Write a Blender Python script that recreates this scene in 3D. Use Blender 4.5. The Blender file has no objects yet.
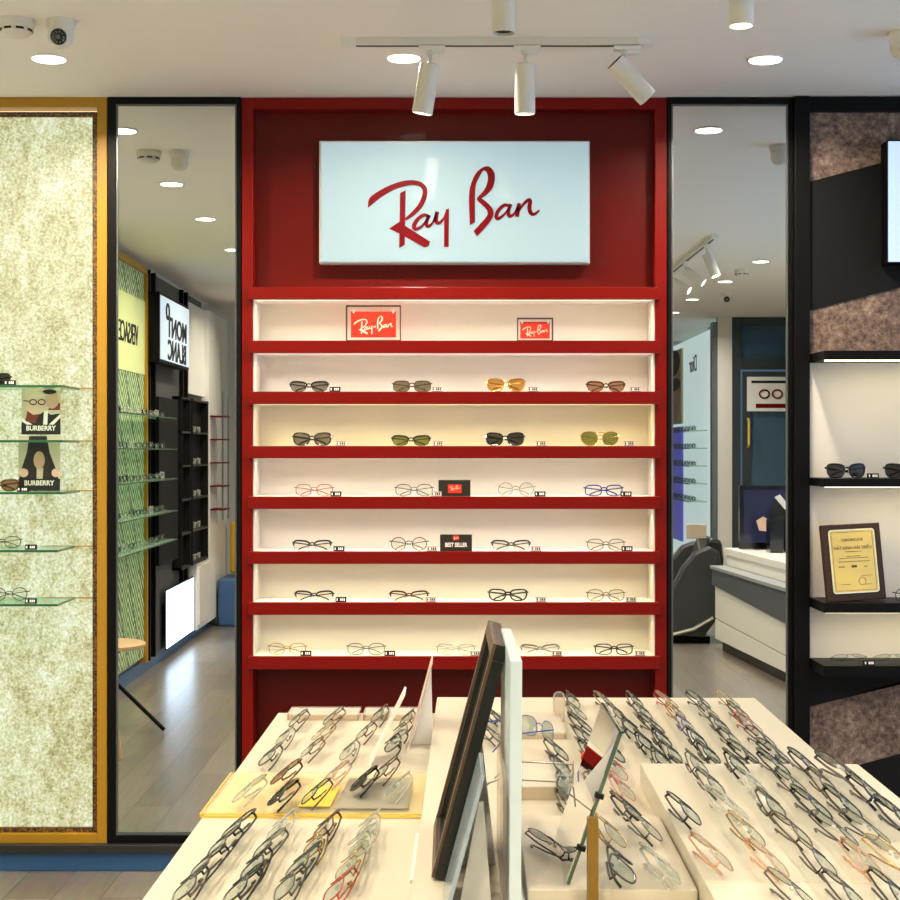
import bpy, bmesh, math, random
from mathutils import Vector, Matrix
from mathutils.geometry import tessellate_polygon
random.seed(7)
C = bpy.context.scene.collection
F, H, DW = 1487.0, 1.47, 5.2           # focal length in pixels, eye height, distance of the display wall
CEIL = 2.704
PI = math.pi

def P(px, py, d):                       # pixel at a distance -> point
    return Vector(((px-450)/F*d, d, H+(450-py)/F*d))
def W(px, py): return P(px, py, DW)
def on_plane(px, py, z):                # pixel -> point on a horizontal plane
    d = F*(H-z)/(py-450); return Vector(((px-450)/F*d, d, z))

# ------------------------------------------------------------------ materials
def lin(c):
    out = []
    for v in c:
        v = v/255.0
        out.append(v/12.92 if v <= .04045 else ((v+.055)/1.055)**2.4)
    return tuple(out)+(1.0,)
MATS = {}
def mat(name, col=(200,200,200), rough=.5, metal=0, coat=0, emit=None, es=0, spec=.5, bump=0, bscale=60):
    if name in MATS: return MATS[name]
    m = bpy.data.materials.new(name); m.use_nodes = True
    n = m.node_tree.nodes; l = m.node_tree.links
    b = n['Principled BSDF']
    b.inputs['Base Color'].default_value = lin(col)
    b.inputs['Roughness'].default_value = rough
    b.inputs['Metallic'].default_value = metal
    b.inputs['Coat Weight'].default_value = coat
    b.inputs['Specular IOR Level'].default_value = spec
    if emit:
        b.inputs['Emission Color'].default_value = lin(emit)
        b.inputs['Emission Strength'].default_value = es
    tc = n.new('ShaderNodeTexCoord'); nz = n.new('ShaderNodeTexNoise')
    nz.inputs['Scale'].default_value = bscale
    l.new(tc.outputs['Object'], nz.inputs['Vector'])
    mr = n.new('ShaderNodeMapRange')
    mr.inputs['To Min'].default_value = max(0.0, rough-.04); mr.inputs['To Max'].default_value = min(1.0, rough+.04)
    l.new(nz.outputs['Fac'], mr.inputs['Value'])
    if rough > .02: l.new(mr.outputs['Result'], b.inputs['Roughness'])
    if bump:
        bp = n.new('ShaderNodeBump'); bp.inputs['Strength'].default_value = bump; bp.inputs['Distance'].default_value = .002
        l.new(nz.outputs['Fac'], bp.inputs['Height']); l.new(bp.outputs['Normal'], b.inputs['Normal'])
    MATS[name] = m; return m
def clear_mat(name, tint=(240,245,242), opacity=.12, rough=.03, gl=.9, body=None, spec=.5):
    if name in MATS: return MATS[name]
    m = bpy.data.materials.new(name); m.use_nodes = True
    n = m.node_tree.nodes; l = m.node_tree.links
    for x in list(n):
        if x.type != 'OUTPUT_MATERIAL': n.remove(x)
    out = [x for x in n if x.type == 'OUTPUT_MATERIAL'][0]
    tr = n.new('ShaderNodeBsdfTransparent'); tr.inputs['Color'].default_value = lin(tint)
    pb = n.new('ShaderNodeBsdfPrincipled'); pb.inputs['Base Color'].default_value = lin(body or tint); pb.inputs['Specular IOR Level'].default_value=spec; pb.inputs['Roughness'].default_value = rough
    lw = n.new('ShaderNodeLayerWeight'); lw.inputs['Blend'].default_value = .25
    mr = n.new('ShaderNodeMapRange'); mr.inputs['To Min'].default_value = opacity; mr.inputs['To Max'].default_value = gl
    l.new(lw.outputs['Fresnel'], mr.inputs['Value'])
    mx = n.new('ShaderNodeMixShader')
    l.new(mr.outputs['Result'], mx.inputs['Fac']); l.new(tr.outputs[0], mx.inputs[1]); l.new(pb.outputs[0], mx.inputs[2])
    l.new(mx.outputs[0], out.inputs['Surface'])
    MATS[name] = m; return m

M = {}
M['red'] = mat('red_lacquer', (118,8,1), .4, coat=.05, spec=.2)
M['red_panel'] = mat('red_panel', (88,5,2), .38, coat=.1, spec=.2)
M['white_panel'] = mat('cream_laminate', (226,217,206), .45)
M['table'] = mat('white_table_laminate', (208,199,178), .32, coat=.1)
M['white'] = mat('white_plastic', (232,230,224), .35)
M['white_metal'] = mat('white_painted_metal', (222,218,206), .38)
M['black'] = mat('black_frame', (9,8,8), .45, spec=.15)
M['black_matt'] = mat('black_matt', (18,17,16), .6, spec=.2)
M['black_gloss'] = mat('black_gloss', (12,12,12), .15, coat=.5)
M['dark_grey'] = mat('dark_grey_metal', (62,62,60), .4, metal=.6)
M['grey'] = mat('grey_metal', (120,124,124), .35, metal=.7)
M['ochre'] = mat('ochre_frame', (176,130,22), .45)
M['blue_base'] = mat('blue_baseboard', (48,100,150), .3, coat=.3)
M['wood'] = mat('plaque_wood', (58,34,16), .45, spec=.25)
M['gold'] = mat('gold_plate', (232,190,92), .3, metal=.3, coat=.2)
M['gold_edge'] = mat('pale_gold_line', (240,226,180), .35, metal=.4)
M['gold_ink'] = mat('engraved_ink', (96,70,26), .6)
M['mirror'] = mat('mirror_silver', (226,230,228), .0, metal=1)
M['green_edge'] = mat('glass_green_edge', (70,92,74), .12)
M['red_ink'] = mat('sign_red', (104,0,8), .5, spec=.1)
M['cream_ink'] = mat('cream_ink', (250,214,190), .5)
M['white_ink'] = mat('white_ink', (245,240,232), .5)
M['orange_red'] = mat('orange_red_card', (226,48,22), .4)
M['black_ink'] = mat('black_ink', (18,18,18), .5)
M['yellow_acr'] = clear_mat('yellow_acrylic', (248,234,186), .18, .1, .5)
M['yellow_edge'] = mat('yellow_acrylic_edge', (232,196,70), .25)
M['yellow_card'] = mat('yellow_card', (246,212,70), .5)
M['clear'] = clear_mat('clear_acrylic', (244,242,236), .10, .05, .7)
M['clear_edge'] = clear_mat('acrylic_edge', (240,234,228), .08, .1, .6)
M['shelf_glass'] = clear_mat('shelf_glass', (214,236,222), .08, .03, .6)
M['smoke_acr'] = clear_mat('grey_acrylic', (196,190,170), .55, .2)
M['brown_frame'] = mat('brown_moulding', (84,62,46), .4)
M['door_grey'] = mat('door_frame_grey', (44,52,56), .4)
M['chair_grey'] = mat('massage_chair_vinyl', (52,54,56), .38, bump=.1)
M['steel'] = mat('brushed_trim', (190,184,170), .3, metal=.8)
M['light_wood'] = mat('light_wood', (196,164,120), .5)
M['skin_a'] = mat('print_skin_pale', (224,190,166), .5)
M['skin_b'] = mat('print_skin', (206,166,140), .5)
M['print_beige'] = mat('print_beige', (208,196,168), .5)
M['print_maroon'] = mat('print_maroon', (128,52,40), .5)
M['print_dark'] = mat('print_dark', (30,28,30), .45)
M['print_hair'] = mat('print_blond_hair', (216,200,168), .5)
M['print_brown'] = mat('print_brown_hair', (44,34,30), .5)
M['print_purple'] = mat('print_purple', (96,92,170), .5)

def emis(name, col, s, coat=0.0, rough=.15):
    if name in MATS: return MATS[name]
    return mat(name, (210,210,210) if coat else (120,120,120), rough, coat=coat, emit=col, es=s)
M['led_face'] = emis('downlight_glow', (255,246,226), 7)
M['led_warm'] = emis('led_strip_glow', (255,238,200), 5)
M['sign_face'] = mat('lightbox_face', (110,124,128), .08, coat=.6, emit=(192,224,232), es=.56)
M['sign_blue'] = mat('lightbox_face_blue', (120,130,140), .1, coat=.4, emit=(188,214,255), es=.95)
M['low_box'] = mat('light_panel_face', (200,200,200), .2, emit=(198,224,255), es=5)

def floor_mat():
    m = bpy.data.materials.new('vinyl_plank_floor'); m.use_nodes = True
    n = m.node_tree.nodes; l = m.node_tree.links; b = n['Principled BSDF']
    tc = n.new('ShaderNodeTexCoord'); mp = n.new('ShaderNodeMapping'); mp.inputs['Rotation'].default_value = (0,0,PI/2)
    br = n.new('ShaderNodeTexBrick'); br.inputs['Scale'].default_value = 1
    br.inputs['Brick Width'].default_value = 1.2; br.inputs['Row Height'].default_value = .16; br.inputs['Mortar Size'].default_value = .002
    br.inputs['Color1'].default_value = lin((134,122,106)); br.inputs['Color2'].default_value = lin((112,101,87)); br.inputs['Mortar'].default_value = lin((78,70,60))
    l.new(tc.outputs['Object'], mp.inputs['Vector']); l.new(mp.outputs[0], br.inputs['Vector'])
    m2 = n.new('ShaderNodeMapping'); m2.inputs['Scale'].default_value = (22, 1.6, 1)
    nz = n.new('ShaderNodeTexNoise'); nz.inputs['Scale'].default_value = 3; nz.inputs['Detail'].default_value = 6
    l.new(tc.outputs['Object'], m2.inputs['Vector']); l.new(m2.outputs[0], nz.inputs['Vector'])
    mx = n.new('ShaderNodeMix'); mx.data_type = 'RGBA'; mx.blend_type = 'OVERLAY'; mx.inputs[0].default_value = .55
    l.new(br.outputs['Color'], mx.inputs[6]); l.new(nz.outputs['Color'], mx.inputs[7])
    hs = n.new('ShaderNodeHueSaturation'); hs.inputs['Saturation'].default_value = .75
    l.new(mx.outputs[2], hs.inputs['Color']); l.new(hs.outputs[0], b.inputs['Base Color'])
    b.inputs['Roughness'].default_value = .30; b.inputs['Coat Weight'].default_value=.3; b.inputs['Coat Roughness'].default_value=.22
    return m
def stone_mat():
    m = bpy.data.materials.new('brown_stone_texture'); m.use_nodes = True
    n = m.node_tree.nodes; l = m.node_tree.links; b = n['Principled BSDF']
    tc = n.new('ShaderNodeTexCoord')
    nz = n.new('ShaderNodeTexNoise'); nz.inputs['Scale'].default_value = 60; nz.inputs['Detail'].default_value = 8; nz.inputs['Roughness'].default_value = .7
    n2 = n.new('ShaderNodeTexNoise'); n2.inputs['Scale'].default_value = 9; n2.inputs['Detail'].default_value = 4; n2.inputs['Distortion'].default_value = 2
    l.new(tc.outputs['Object'], nz.inputs['Vector']); l.new(tc.outputs['Object'], n2.inputs['Vector'])
    mx = n.new('ShaderNodeMix'); mx.data_type='FLOAT'; mx.inputs[0].default_value=.35
    l.new(nz.outputs['Fac'], mx.inputs[2]); l.new(n2.outputs['Fac'], mx.inputs[3])
    cr = n.new('ShaderNodeValToRGB')
    e = cr.color_ramp.elements; e[0].position=.36; e[0].color=lin((48,36,30)); e[1].position=.66; e[1].color=lin((176,150,132))
    k = cr.color_ramp.elements.new(.5); k.color = lin((122,98,84))
    l.new(mx.outputs[0], cr.inputs[0]); l.new(cr.outputs[0], b.inputs['Base Color'])
    b.inputs['Roughness'].default_value=.6
    bp = n.new('ShaderNodeBump'); bp.inputs['Strength'].default_value=.4; bp.inputs['Distance'].default_value=.004
    l.new(mx.outputs[0], bp.inputs['Height']); l.new(bp.outputs[0], b.inputs['Normal'])
    return m
def onyx_mat():
    m = bpy.data.materials.new('backlit_onyx'); m.use_nodes = True
    n = m.node_tree.nodes; l = m.node_tree.links; b = n['Principled BSDF']
    tc = n.new('ShaderNodeTexCoord')
    n1 = n.new('ShaderNodeTexNoise'); n1.inputs['Scale'].default_value=105; n1.inputs['Detail'].default_value=6; n1.inputs['Roughness'].default_value=.8
    mp = n.new('ShaderNodeMapping'); mp.inputs['Scale'].default_value=(1.2,1,.7)
    n2 = n.new('ShaderNodeTexNoise'); n2.inputs['Scale'].default_value=5.5; n2.inputs['Detail'].default_value=5; n2.inputs['Distortion'].default_value=1.2
    n3 = n.new('ShaderNodeTexNoise'); n3.inputs['Scale'].default_value=34; n3.inputs['Detail'].default_value=5; n3.inputs['Distortion'].default_value=.8
    l.new(tc.outputs['Object'], n1.inputs['Vector']); l.new(tc.outputs['Object'], mp.inputs['Vector'])
    l.new(mp.outputs[0], n2.inputs['Vector']); l.new(mp.outputs[0], n3.inputs['Vector'])
    a = n.new('ShaderNodeMath'); a.operation='MULTIPLY_ADD'; a.inputs[1].default_value=.58
    a2 = n.new('ShaderNodeMath'); a2.operation='MULTIPLY_ADD'; a2.inputs[1].default_value=.26
    a3 = n.new('ShaderNodeMath'); a3.operation='MULTIPLY'; a3.inputs[1].default_value=.16
    l.new(n3.outputs['Fac'], a3.inputs[0]); l.new(n2.outputs['Fac'], a2.inputs[0]); l.new(a3.outputs[0], a2.inputs[2])
    l.new(n1.outputs['Fac'], a.inputs[0]); l.new(a2.outputs[0], a.inputs[2])
    cr = n.new('ShaderNodeValToRGB'); e = cr.color_ramp.elements
    e[0].position=.37; e[0].color=lin((104,98,50)); e[1].position=.62; e[1].color=lin((244,255,244))
    k=e.new(.45); k.color=lin((180,178,124)); k=e.new(.53); k.color=lin((218,224,186))
    l.new(a.outputs[0], cr.inputs[0])
    l.new(cr.outputs[0], b.inputs['Emission Color']); b.inputs['Emission Strength'].default_value=.92
    b.inputs['Base Color'].default_value=lin((96,94,76)); b.inputs['Roughness'].default_value=.35
    return m
def speckle_trim():
    m = mat('brown_speckled_trim', (84,58,24), .5)
    n = m.node_tree.nodes; l = m.node_tree.links; b = n['Principled BSDF']
    nz = n.new('ShaderNodeTexNoise'); nz.inputs['Scale'].default_value=160
    tc = n.new('ShaderNodeTexCoord'); l.new(tc.outputs['Object'], nz.inputs['Vector'])
    cr = n.new('ShaderNodeValToRGB'); e=cr.color_ramp.elements; e[0].position=.4; e[0].color=lin((46,28,8)); e[1].position=.65; e[1].color=lin((140,100,44))
    l.new(nz.outputs['Fac'], cr.inputs[0]); l.new(cr.outputs[0], b.inputs['Base Color']); return m
def herring_mat():
    m = bpy.data.materials.new('green_herringbone'); m.use_nodes=True
    n=m.node_tree.nodes; l=m.node_tree.links; b=n['Principled BSDF']
    tc=n.new('ShaderNodeTexCoord'); sp=n.new('ShaderNodeSeparateXYZ'); l.new(tc.outputs['Object'], sp.inputs[0])
    def math_(op, a, bb=None, c=None):
        k=n.new('ShaderNodeMath'); k.operation=op
        for i,v in enumerate((a,bb,c)):
            if v is None: continue
            if isinstance(v,(int,float)): k.inputs[i].default_value=v
            else: l.new(v,k.inputs[i])
        return k.outputs[0]
    u=math_('PINGPONG', sp.outputs['Y'], .16)
    s=math_('ADD', u, sp.outputs['Z'])
    st=math_('PINGPONG', s, .030)
    d=math_('PINGPONG', math_('SUBTRACT', sp.outputs['Z'], math_('MULTIPLY', sp.outputs['Y'], 1.6)), .28)
    line=math_('LESS_THAN', d, .018)
    cr=n.new('ShaderNodeValToRGB'); e=cr.color_ramp.elements; e[0].position=.35; e[0].color=lin((66,92,58)); e[1].position=.62; e[1].color=lin((194,216,162))
    l.new(math_('DIVIDE', st, .030), cr.inputs[0])
    mx=n.new('ShaderNodeMix'); mx.data_type='RGBA'; l.new(line, mx.inputs[0]); l.new(cr.outputs[0], mx.inputs[6]); mx.inputs[7].default_value=lin((38,54,34))
    l.new(mx.outputs[2], b.inputs['Base Color']); b.inputs['Roughness'].default_value=.4
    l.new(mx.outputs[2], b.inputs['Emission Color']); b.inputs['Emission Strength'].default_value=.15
    return m
def ceiling_mat():
    m = mat('ceiling_paint', (240,236,228), .8, bump=.05, bscale=300); return m

# ------------------------------------------------------------------ mesh builder
class MB:
    def __init__(s, xf=None): s.v=[]; s.f=[]; s.xf=xf
    def add(s, vs, fs):
        o=len(s.v); s.v += [Vector(p) for p in vs]; s.f += [tuple(i+o for i in q) for q in fs]; return s
    def box(s, x0,x1,y0,y1,z0,z1):
        return s.add([(x0,y0,z0),(x1,y0,z0),(x1,y1,z0),(x0,y1,z0),(x0,y0,z1),(x1,y0,z1),(x1,y1,z1),(x0,y1,z1)],
            [(0,3,2,1),(4,5,6,7),(0,1,5,4),(1,2,6,5),(2,3,7,6),(3,0,4,7)])
    def hexa(s, a, b):      # two quads of four points each (front loop, back loop)
        n=len(a)
        return s.add(list(a)+list(b), [tuple(range(n))[::-1], tuple(range(n,2*n))]+[(i,(i+1)%n,n+(i+1)%n,n+i) for i in range(n)])
    def prism(s, poly, o, r, u, nrm, depth):   # polygon in a plane, thickened against its normal
        o,r,u,nrm=Vector(o),Vector(r),Vector(u),Vector(nrm)
        area=sum(poly[i][0]*poly[(i+1)%len(poly)][1]-poly[(i+1)%len(poly)][0]*poly[i][1] for i in range(len(poly)))
        if area<0: poly=poly[::-1]
        n=len(poly); top=[o+r*a+u*b for a,b in poly]; bot=[p-nrm*depth for p in top]
        tri=tessellate_polygon([[Vector((a,b,0)) for a,b in poly]])
        fs=[]
        for t in tri:
            (ax,ay),(bx,by),(cx,cy)=[poly[i] for i in t]
            if (bx-ax)*(cy-ay)-(by-ay)*(cx-ax)<0: t=(t[0],t[2],t[1])
            fs.append(tuple(t)); fs.append((t[2]+n,t[1]+n,t[0]+n))
        fs += [(i+n,(i+1)%n+n,(i+1)%n,i) for i in range(n)]
        return s.add(top+bot, fs)
    def tube(s, path, r, k=8, closed=False, flat=1.0):
        path=[Vector(p) for p in path]; n=len(path); rings=[]; prev=None
        for i,p in enumerate(path):
            if closed: t=path[(i+1)%n]-path[i-1]
            else: t=path[min(i+1,n-1)]-path[max(i-1,0)]
            t.normalize()
            ref=prev if prev is not None else (Vector((0,1,0)) if abs(t.y)<.9 else Vector((0,0,1)))
            a=(ref-t*ref.dot(t)); a.normalize(); prev=a; b=t.cross(a)
            rr=r[i] if isinstance(r,(list,tuple)) else r
            rings.append([p+a*(rr*flat*math.cos(2*PI*j/k))+b*(rr*math.sin(2*PI*j/k)) for j in range(k)])
        vs=[q for g in rings for q in g]; fs=[]
        for i in range(n if closed else n-1):
            i2=(i+1)%n
            for j in range(k):
                fs.append((i*k+j, i2*k+j, i2*k+(j+1)%k, i*k+(j+1)%k)[::-1])
        if not closed: fs += [tuple(range(k)), tuple(range((n-1)*k,n*k))[::-1]]
        return s.add(vs,fs)
    def lathe(s, prof, o, axis=(0,0,1), k=32):  # profile [(radius, along)], closed at the ends
        o=Vector(o); ax=Vector(axis).normalized()
        a=Vector((1,0,0)) if abs(ax.x)<.9 else Vector((0,1,0)); a=(a-ax*a.dot(ax)).normalized(); b=ax.cross(a)
        vs=[]; fs=[]
        for r,h in prof:
            for j in range(k):
                th=2*PI*j/k; vs.append(o+ax*h+a*(r*math.cos(th))+b*(r*math.sin(th)))
        for i in range(len(prof)-1):
            for j in range(k): fs.append((i*k+j, i*k+(j+1)%k, (i+1)*k+(j+1)%k, (i+1)*k+j))
        fs += [tuple(range(k))[::-1], tuple(range((len(prof)-1)*k, len(prof)*k))]
        return s.add(vs,fs)
    def ell(s, c, rx, ry, rz, k=20, m=12):
        c=Vector(c); prof=[]
        vs=[]; fs=[]
        for i in range(1,m):
            ph=PI*i/m
            for j in range(k):
                th=2*PI*j/k; vs.append(c+Vector((rx*math.sin(ph)*math.cos(th), ry*math.sin(ph)*math.sin(th), -rz*math.cos(ph))))
        for i in range(m-2):
            for j in range(k): fs.append((i*k+j, i*k+(j+1)%k,(i+1)*k+(j+1)%k,(i+1)*k+j))
        fs += [tuple(range(k))[::-1], tuple(range((m-2)*k,(m-1)*k))]
        return s.add(vs,fs)
    def mesh(s, name, off=Vector((0,0,0)), smooth=False):
        me=bpy.data.meshes.new(name)
        vs=[(s.xf(p) if s.xf else p)-off for p in s.v]
        me.from_pydata([tuple(p) for p in vs], [], s.f); me.update()
        if smooth:
            me.polygons.foreach_set('use_smooth',[True]*len(me.polygons))
            bm=bmesh.new(); bm.from_mesh(me)
            for e in bm.edges:
                if len(e.link_faces)==2 and e.calc_face_angle(0)>.7: e.smooth=False
            bm.to_mesh(me); bm.free()
        return me
    def build(s, name, m, parent=None, bevel=0, smooth=False):
        off=Vector((0,0,0))
        if parent is not None:
            r=parent
            while r.parent: r=r.parent
            off=r.location.copy()
            if parent.parent is None and parent.type!='EMPTY': off=parent.location.copy()
        else:
            vs=[s.xf(p) if s.xf else p for p in s.v]
            lo=[min(p[i] for p in vs) for i in range(3)]; hi=[max(p[i] for p in vs) for i in range(3)]
            off=Vector(((lo[0]+hi[0])/2,(lo[1]+hi[1])/2,lo[2]))
        o=bpy.data.objects.new(name, s.mesh(name,off,smooth)); C.objects.link(o)
        o.data.materials.append(m)
        if parent is not None: o.parent=parent
        else: o.location=off
        if bevel:
            b=o.modifiers.new('Bevel','BEVEL'); b.width=bevel; b.segments=2; b.limit_method='ANGLE'
        return o
def tag(o, label, cat, group=None):
    o['label']=label; o['category']=cat
    if group: o['group']=group
    return o
def thing(name, label, cat, loc=(0,0,0), group=None, rz=0):
    o=bpy.data.objects.new(name,None); C.objects.link(o); o.location=loc; o.rotation_euler=(0,0,rz)
    o.empty_display_size=.05
    return tag(o,label,cat,group)
def struct(o): o['kind']='structure'; return o
X_,Y_,Z_=Vector((1,0,0)),Vector((0,1,0)),Vector((0,0,1))
FACE={'front':(X_,Z_,-Y_),'left':(Y_,Z_,X_),'right':(-Y_,Z_,-X_),'far':(-X_,Z_,Y_)}   # right, up, normal seen by a reader
def text_polys(mb, body, size, o, face, depth=.001, align='CENTER', sx=1.0, slant=0, bold=0.0):
    cu=bpy.data.curves.new('t','FONT'); cu.body=body; cu.size=size; cu.align_x=align; cu.align_y='CENTER'; cu.extrude=depth/2
    cu.shear=slant; cu.offset=bold; cu.resolution_u=3
    ob=bpy.data.objects.new('t',cu); C.objects.link(ob); dg=bpy.context.evaluated_depsgraph_get(); dg.update()
    me=bpy.data.meshes.new_from_object(ob.evaluated_get(dg))
    r,u,n=face; o=Vector(o)
    mb.add([o+r*(v.co.x*sx)+u*v.co.y+n*(v.co.z) for v in me.vertices],[tuple(p.vertices) for p in me.polygons])
    bpy.data.objects.remove(ob); bpy.data.curves.remove(cu); bpy.data.meshes.remove(me)
    return mb
def area(name, loc, target, sx, sy, power, col, parent=None, shape='RECTANGLE', spread=PI):
    L=bpy.data.lights.new(name,'AREA'); L.shape=shape; L.size=sx
    if shape in ('RECTANGLE','ELLIPSE'): L.size_y=sy
    L.energy=power; c=lin(col); L.color=c[:3]; L.spread=spread
    o=bpy.data.objects.new(name,L); C.objects.link(o)
    d=Vector(target)-Vector(loc); q=d.to_track_quat('-Z','Y')
    o.rotation_euler=q.to_euler(); o.location=loc
    if parent is not None:
        o.parent=parent; o.location=Vector(loc)-parent.location
    return o

# ------------------------------------------------------------------ room shell
XL,XR,YB,YF=-2.05,3.6,5.46,-6.5
struct(MB().box(XL-.1,XR+.1,YF-.1,YB+.1,-.1,0).build('floor',floor_mat()))
struct(MB().box(XL-.1,XR+.1,YF-.1,YB+.1,CEIL,CEIL+.1).build('ceiling',ceiling_mat()))
wallm=mat('white_wall_paint',(216,212,202),.7,bump=.04,bscale=200)
struct(MB().box(XL-.1,XR+.1,YB,YB+.1,0,CEIL).build('wall_back',wallm))
struct(MB().box(XL-.1,XL,YF,YB,0,CEIL).build('wall_left',wallm))
wy0,wy1,wz0,wz1=1.3,5.2,.25,2.62  # glazing added to the unseen right wall, lets in cool fill for the ceiling
m=MB(); m.box(XR,XR+.1,YF,wy0,0,CEIL); m.box(XR,XR+.1,wy1,YB,0,CEIL); m.box(XR,XR+.1,wy0,wy1,0,wz0); m.box(XR,XR+.1,wy0,wy1,wz1,CEIL); struct(m.build('wall_right',wallm))
m=MB()
for a in (wy0,(wy0+wy1)/2-.025,wy1-.05): m.box(XR+.02,XR+.08,a,a+.05,wz0,wz1)
m.box(XR+.02,XR+.08,wy0,wy1,wz0,wz0+.05); m.box(XR+.02,XR+.08,wy0,wy1,wz1-.05,wz1)
wn=struct(m.build('fill_window_1',M['black']))
struct(MB().box(XR+.045,XR+.05,wy0+.05,wy1-.05,wz0+.05,wz1-.05).build('fill_window_2',clear_mat('fill_window_glass',(240,246,246),.06,.02,.5)))
pl=area('fill_portal',(XR+.03,(wy0+wy1)/2,(wz0+wz1)/2),(0,(wy0+wy1)/2,(wz0+wz1)/2),wy1-wy0,wz1-wz0,1,(255,255,255)); pl.data.cycles.is_portal=True  # guides sky light through the added glazing
struct(MB().box(XL,XR,YF-.1,YF,0,CEIL).build('wall_front',wallm))
# blue plinth under the left of the display wall, dark strip over it
struct(MB().box(XL,-.62,5.2,5.3,0,.067).build('baseboard_back',M['blue_base'],bevel=.002))
struct(MB().box(XL,-.62,5.17,5.3,.067,.096).build('trim_1',M['dark_grey'],bevel=.002))
struct(MB().box(XL,XL+.03,YF,4.9,0,.08).build('baseboard_left',M['blue_base'],bevel=.002))

def wx(px,d=DW): return (px-450)/F*d
def wz(py,d=DW): return H+(450-py)/F*d

# ------------------------------------------------------------------ lit stone display panel at left
fr=thing('stone_display','tall glowing cracked stone panel in an ochre frame at the far left','panel',(wx(30),5.2,.1))
x0,x1=XL+.02,wx(107); zt,zb=wz(97),wz(844)
b=MB(); w=wx(107)-wx(97)
b.box(x1-w,x1,5.2,5.36,zb,zt); b.box(x0,x0+w,5.2,5.36,zb,zt); b.box(x0+w,x1-w,5.2,5.36,zt-w,zt); b.box(x0+w,x1-w,5.2,5.36,zb,zb+w)
b.build('frame',M['ochre'],fr,bevel=.0015)
tr=speckle_trim(); b=MB(); t=.021; xa,xb,za,zb2=x0+w,x1-w,zb+w,zt-w-.012
b.box(xb-t,xb,5.222,5.34,za,zb2); b.box(xa,xa+t,5.222,5.34,za,zb2); b.box(xa+t,xb-t,5.222,5.34,zb2-t*.8,zb2); b.box(xa+t,xb-t,5.222,5.34,za,za+t*.8)
b.build('inner_trim',tr,fr)
MB().box(xa+t,xb-t,5.235,5.30,za+t*.8,zb2-t*.8).build('stone_sheet',onyx_mat(),fr)
MB().box(xa,xb,5.24,5.26,zb2+.001,zb2+.006).build('led_strip',emis('thin_led_glow',(255,244,214),1.6),fr)

# ------------------------------------------------------------------ tall mirrors
def tall_mirror(name,label,ox0,ox1,gx0,gx1,topy,botz):
    r=thing(name,label,'mirror',((wx(ox0)+wx(ox1))/2,5.2,0.1),'tall wall mirrors')
    a,bb=wx(ox0),wx(ox1); g0,g1=wx(gx0),wx(gx1); z1=wz(topy); zt_=wz(104); zb_=wz(835)
    m=MB(); m.box(a,g0,5.195,5.36,botz,z1); m.box(g1,bb,5.195,5.36,botz,z1); m.box(g0,g1,5.195,5.36,zt_,z1); m.box(g0,g1,5.195,5.36,botz,zb_)
    m.build('frame',M['black'],r,bevel=.0015)
    e=.006; m=MB(); m.box(g0,g0+e,5.203,5.212,zb_,zt_); m.box(g1-e,g1,5.203,5.212,zb_,zt_); m.box(g0+e,g1-e,5.203,5.212,zt_-e,zt_); m.box(g0+e,g1-e,5.203,5.212,zb_,zb_+e*1.6)
    m.build('bevelled_edge',M['grey'],r)
    MB().box(g0+e,g1-e,5.207,5.22,zb_+e*1.6,zt_-e).build('mirror_glass',M['mirror'],r)
    return r
tall_mirror('wall_mirror','tall black framed wall mirror between ochre panel and red cabinet',108,241,116,236.5,97,.097)
tall_mirror('wall_mirror','tall black framed wall mirror between red cabinet and dark stone unit',667.5,793,671.5,788,97.5,.03)

# ------------------------------------------------------------------ red cabinet
rc=thing('display_cabinet','tall red shelving cabinet with cream back under the glowing sign','cabinet',(wx(454),5.2,0))
L,R=wx(241.5),wx(667); li,ri=wx(253),wx(655); zt=wz(97.5)
for a,bb in ((L,li),(ri,R)): MB().box(a,bb,5.2,5.44,.0,zt).build('side_panel',M['red'],rc,bevel=.002)
MB().box(li,ri,5.2,5.44,wz(109),zt).build('top_panel',M['red'],rc,bevel=.0015)
MB().box(li,ri,5.25,5.30,wz(290),wz(109)).build('header_panel',M['red_panel'],rc)
MB().box(li,ri,5.28,5.33,0,wz(664)).build('lower_panel',M['red_panel'],rc)
MB().box(li,ri,5.37,5.40,wz(669),wz(287)).build('back_panel',M['white_panel'],rc)
for a,bb in ((li,li+.004),(ri-.004,ri)): MB().box(a,bb,5.204,5.37,wz(664),wz(290)).build('side_liner',M['white_panel'],rc)
SH=[(287,299),(340.5,353),(391.5,404),(446,458.5),(496.5,509),(551.5,564),(602.5,615),(656.5,669.5)]
dsh=5.18
ledcol=[(252,248,232),(254,246,236),(252,236,172),(252,248,232),(254,246,230),(248,244,206),(246,242,198)]; LEDP=1.75
for i,(a,bb) in enumerate(SH):
    shf=MB().box(li+.004,ri-.004,dsh+.022,5.37,wz(bb,dsh),wz(a,dsh)).build('shelf',M['white_panel'],rc)
    MB().box(wx(248,dsh),wx(660,dsh),dsh,dsh+.022,wz(bb,dsh),wz(a,dsh)).build('front_edge',M['red'],shf,bevel=.0015)
    if i<7:
        zz=wz(bb,dsh)-.004
        MB().box(li+.01,ri-.01,5.222,5.234,zz+.0032,zz+.006).build('led_strip',emis('led_glow_%d'%i,ledcol[i],1.2),shf)
        area('led_light',(wx(454),5.245,zz+.001),(wx(454),5.250,zz-.10),1.38,.010,LEDP,ledcol[i],rc,spread=2.15)

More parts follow.
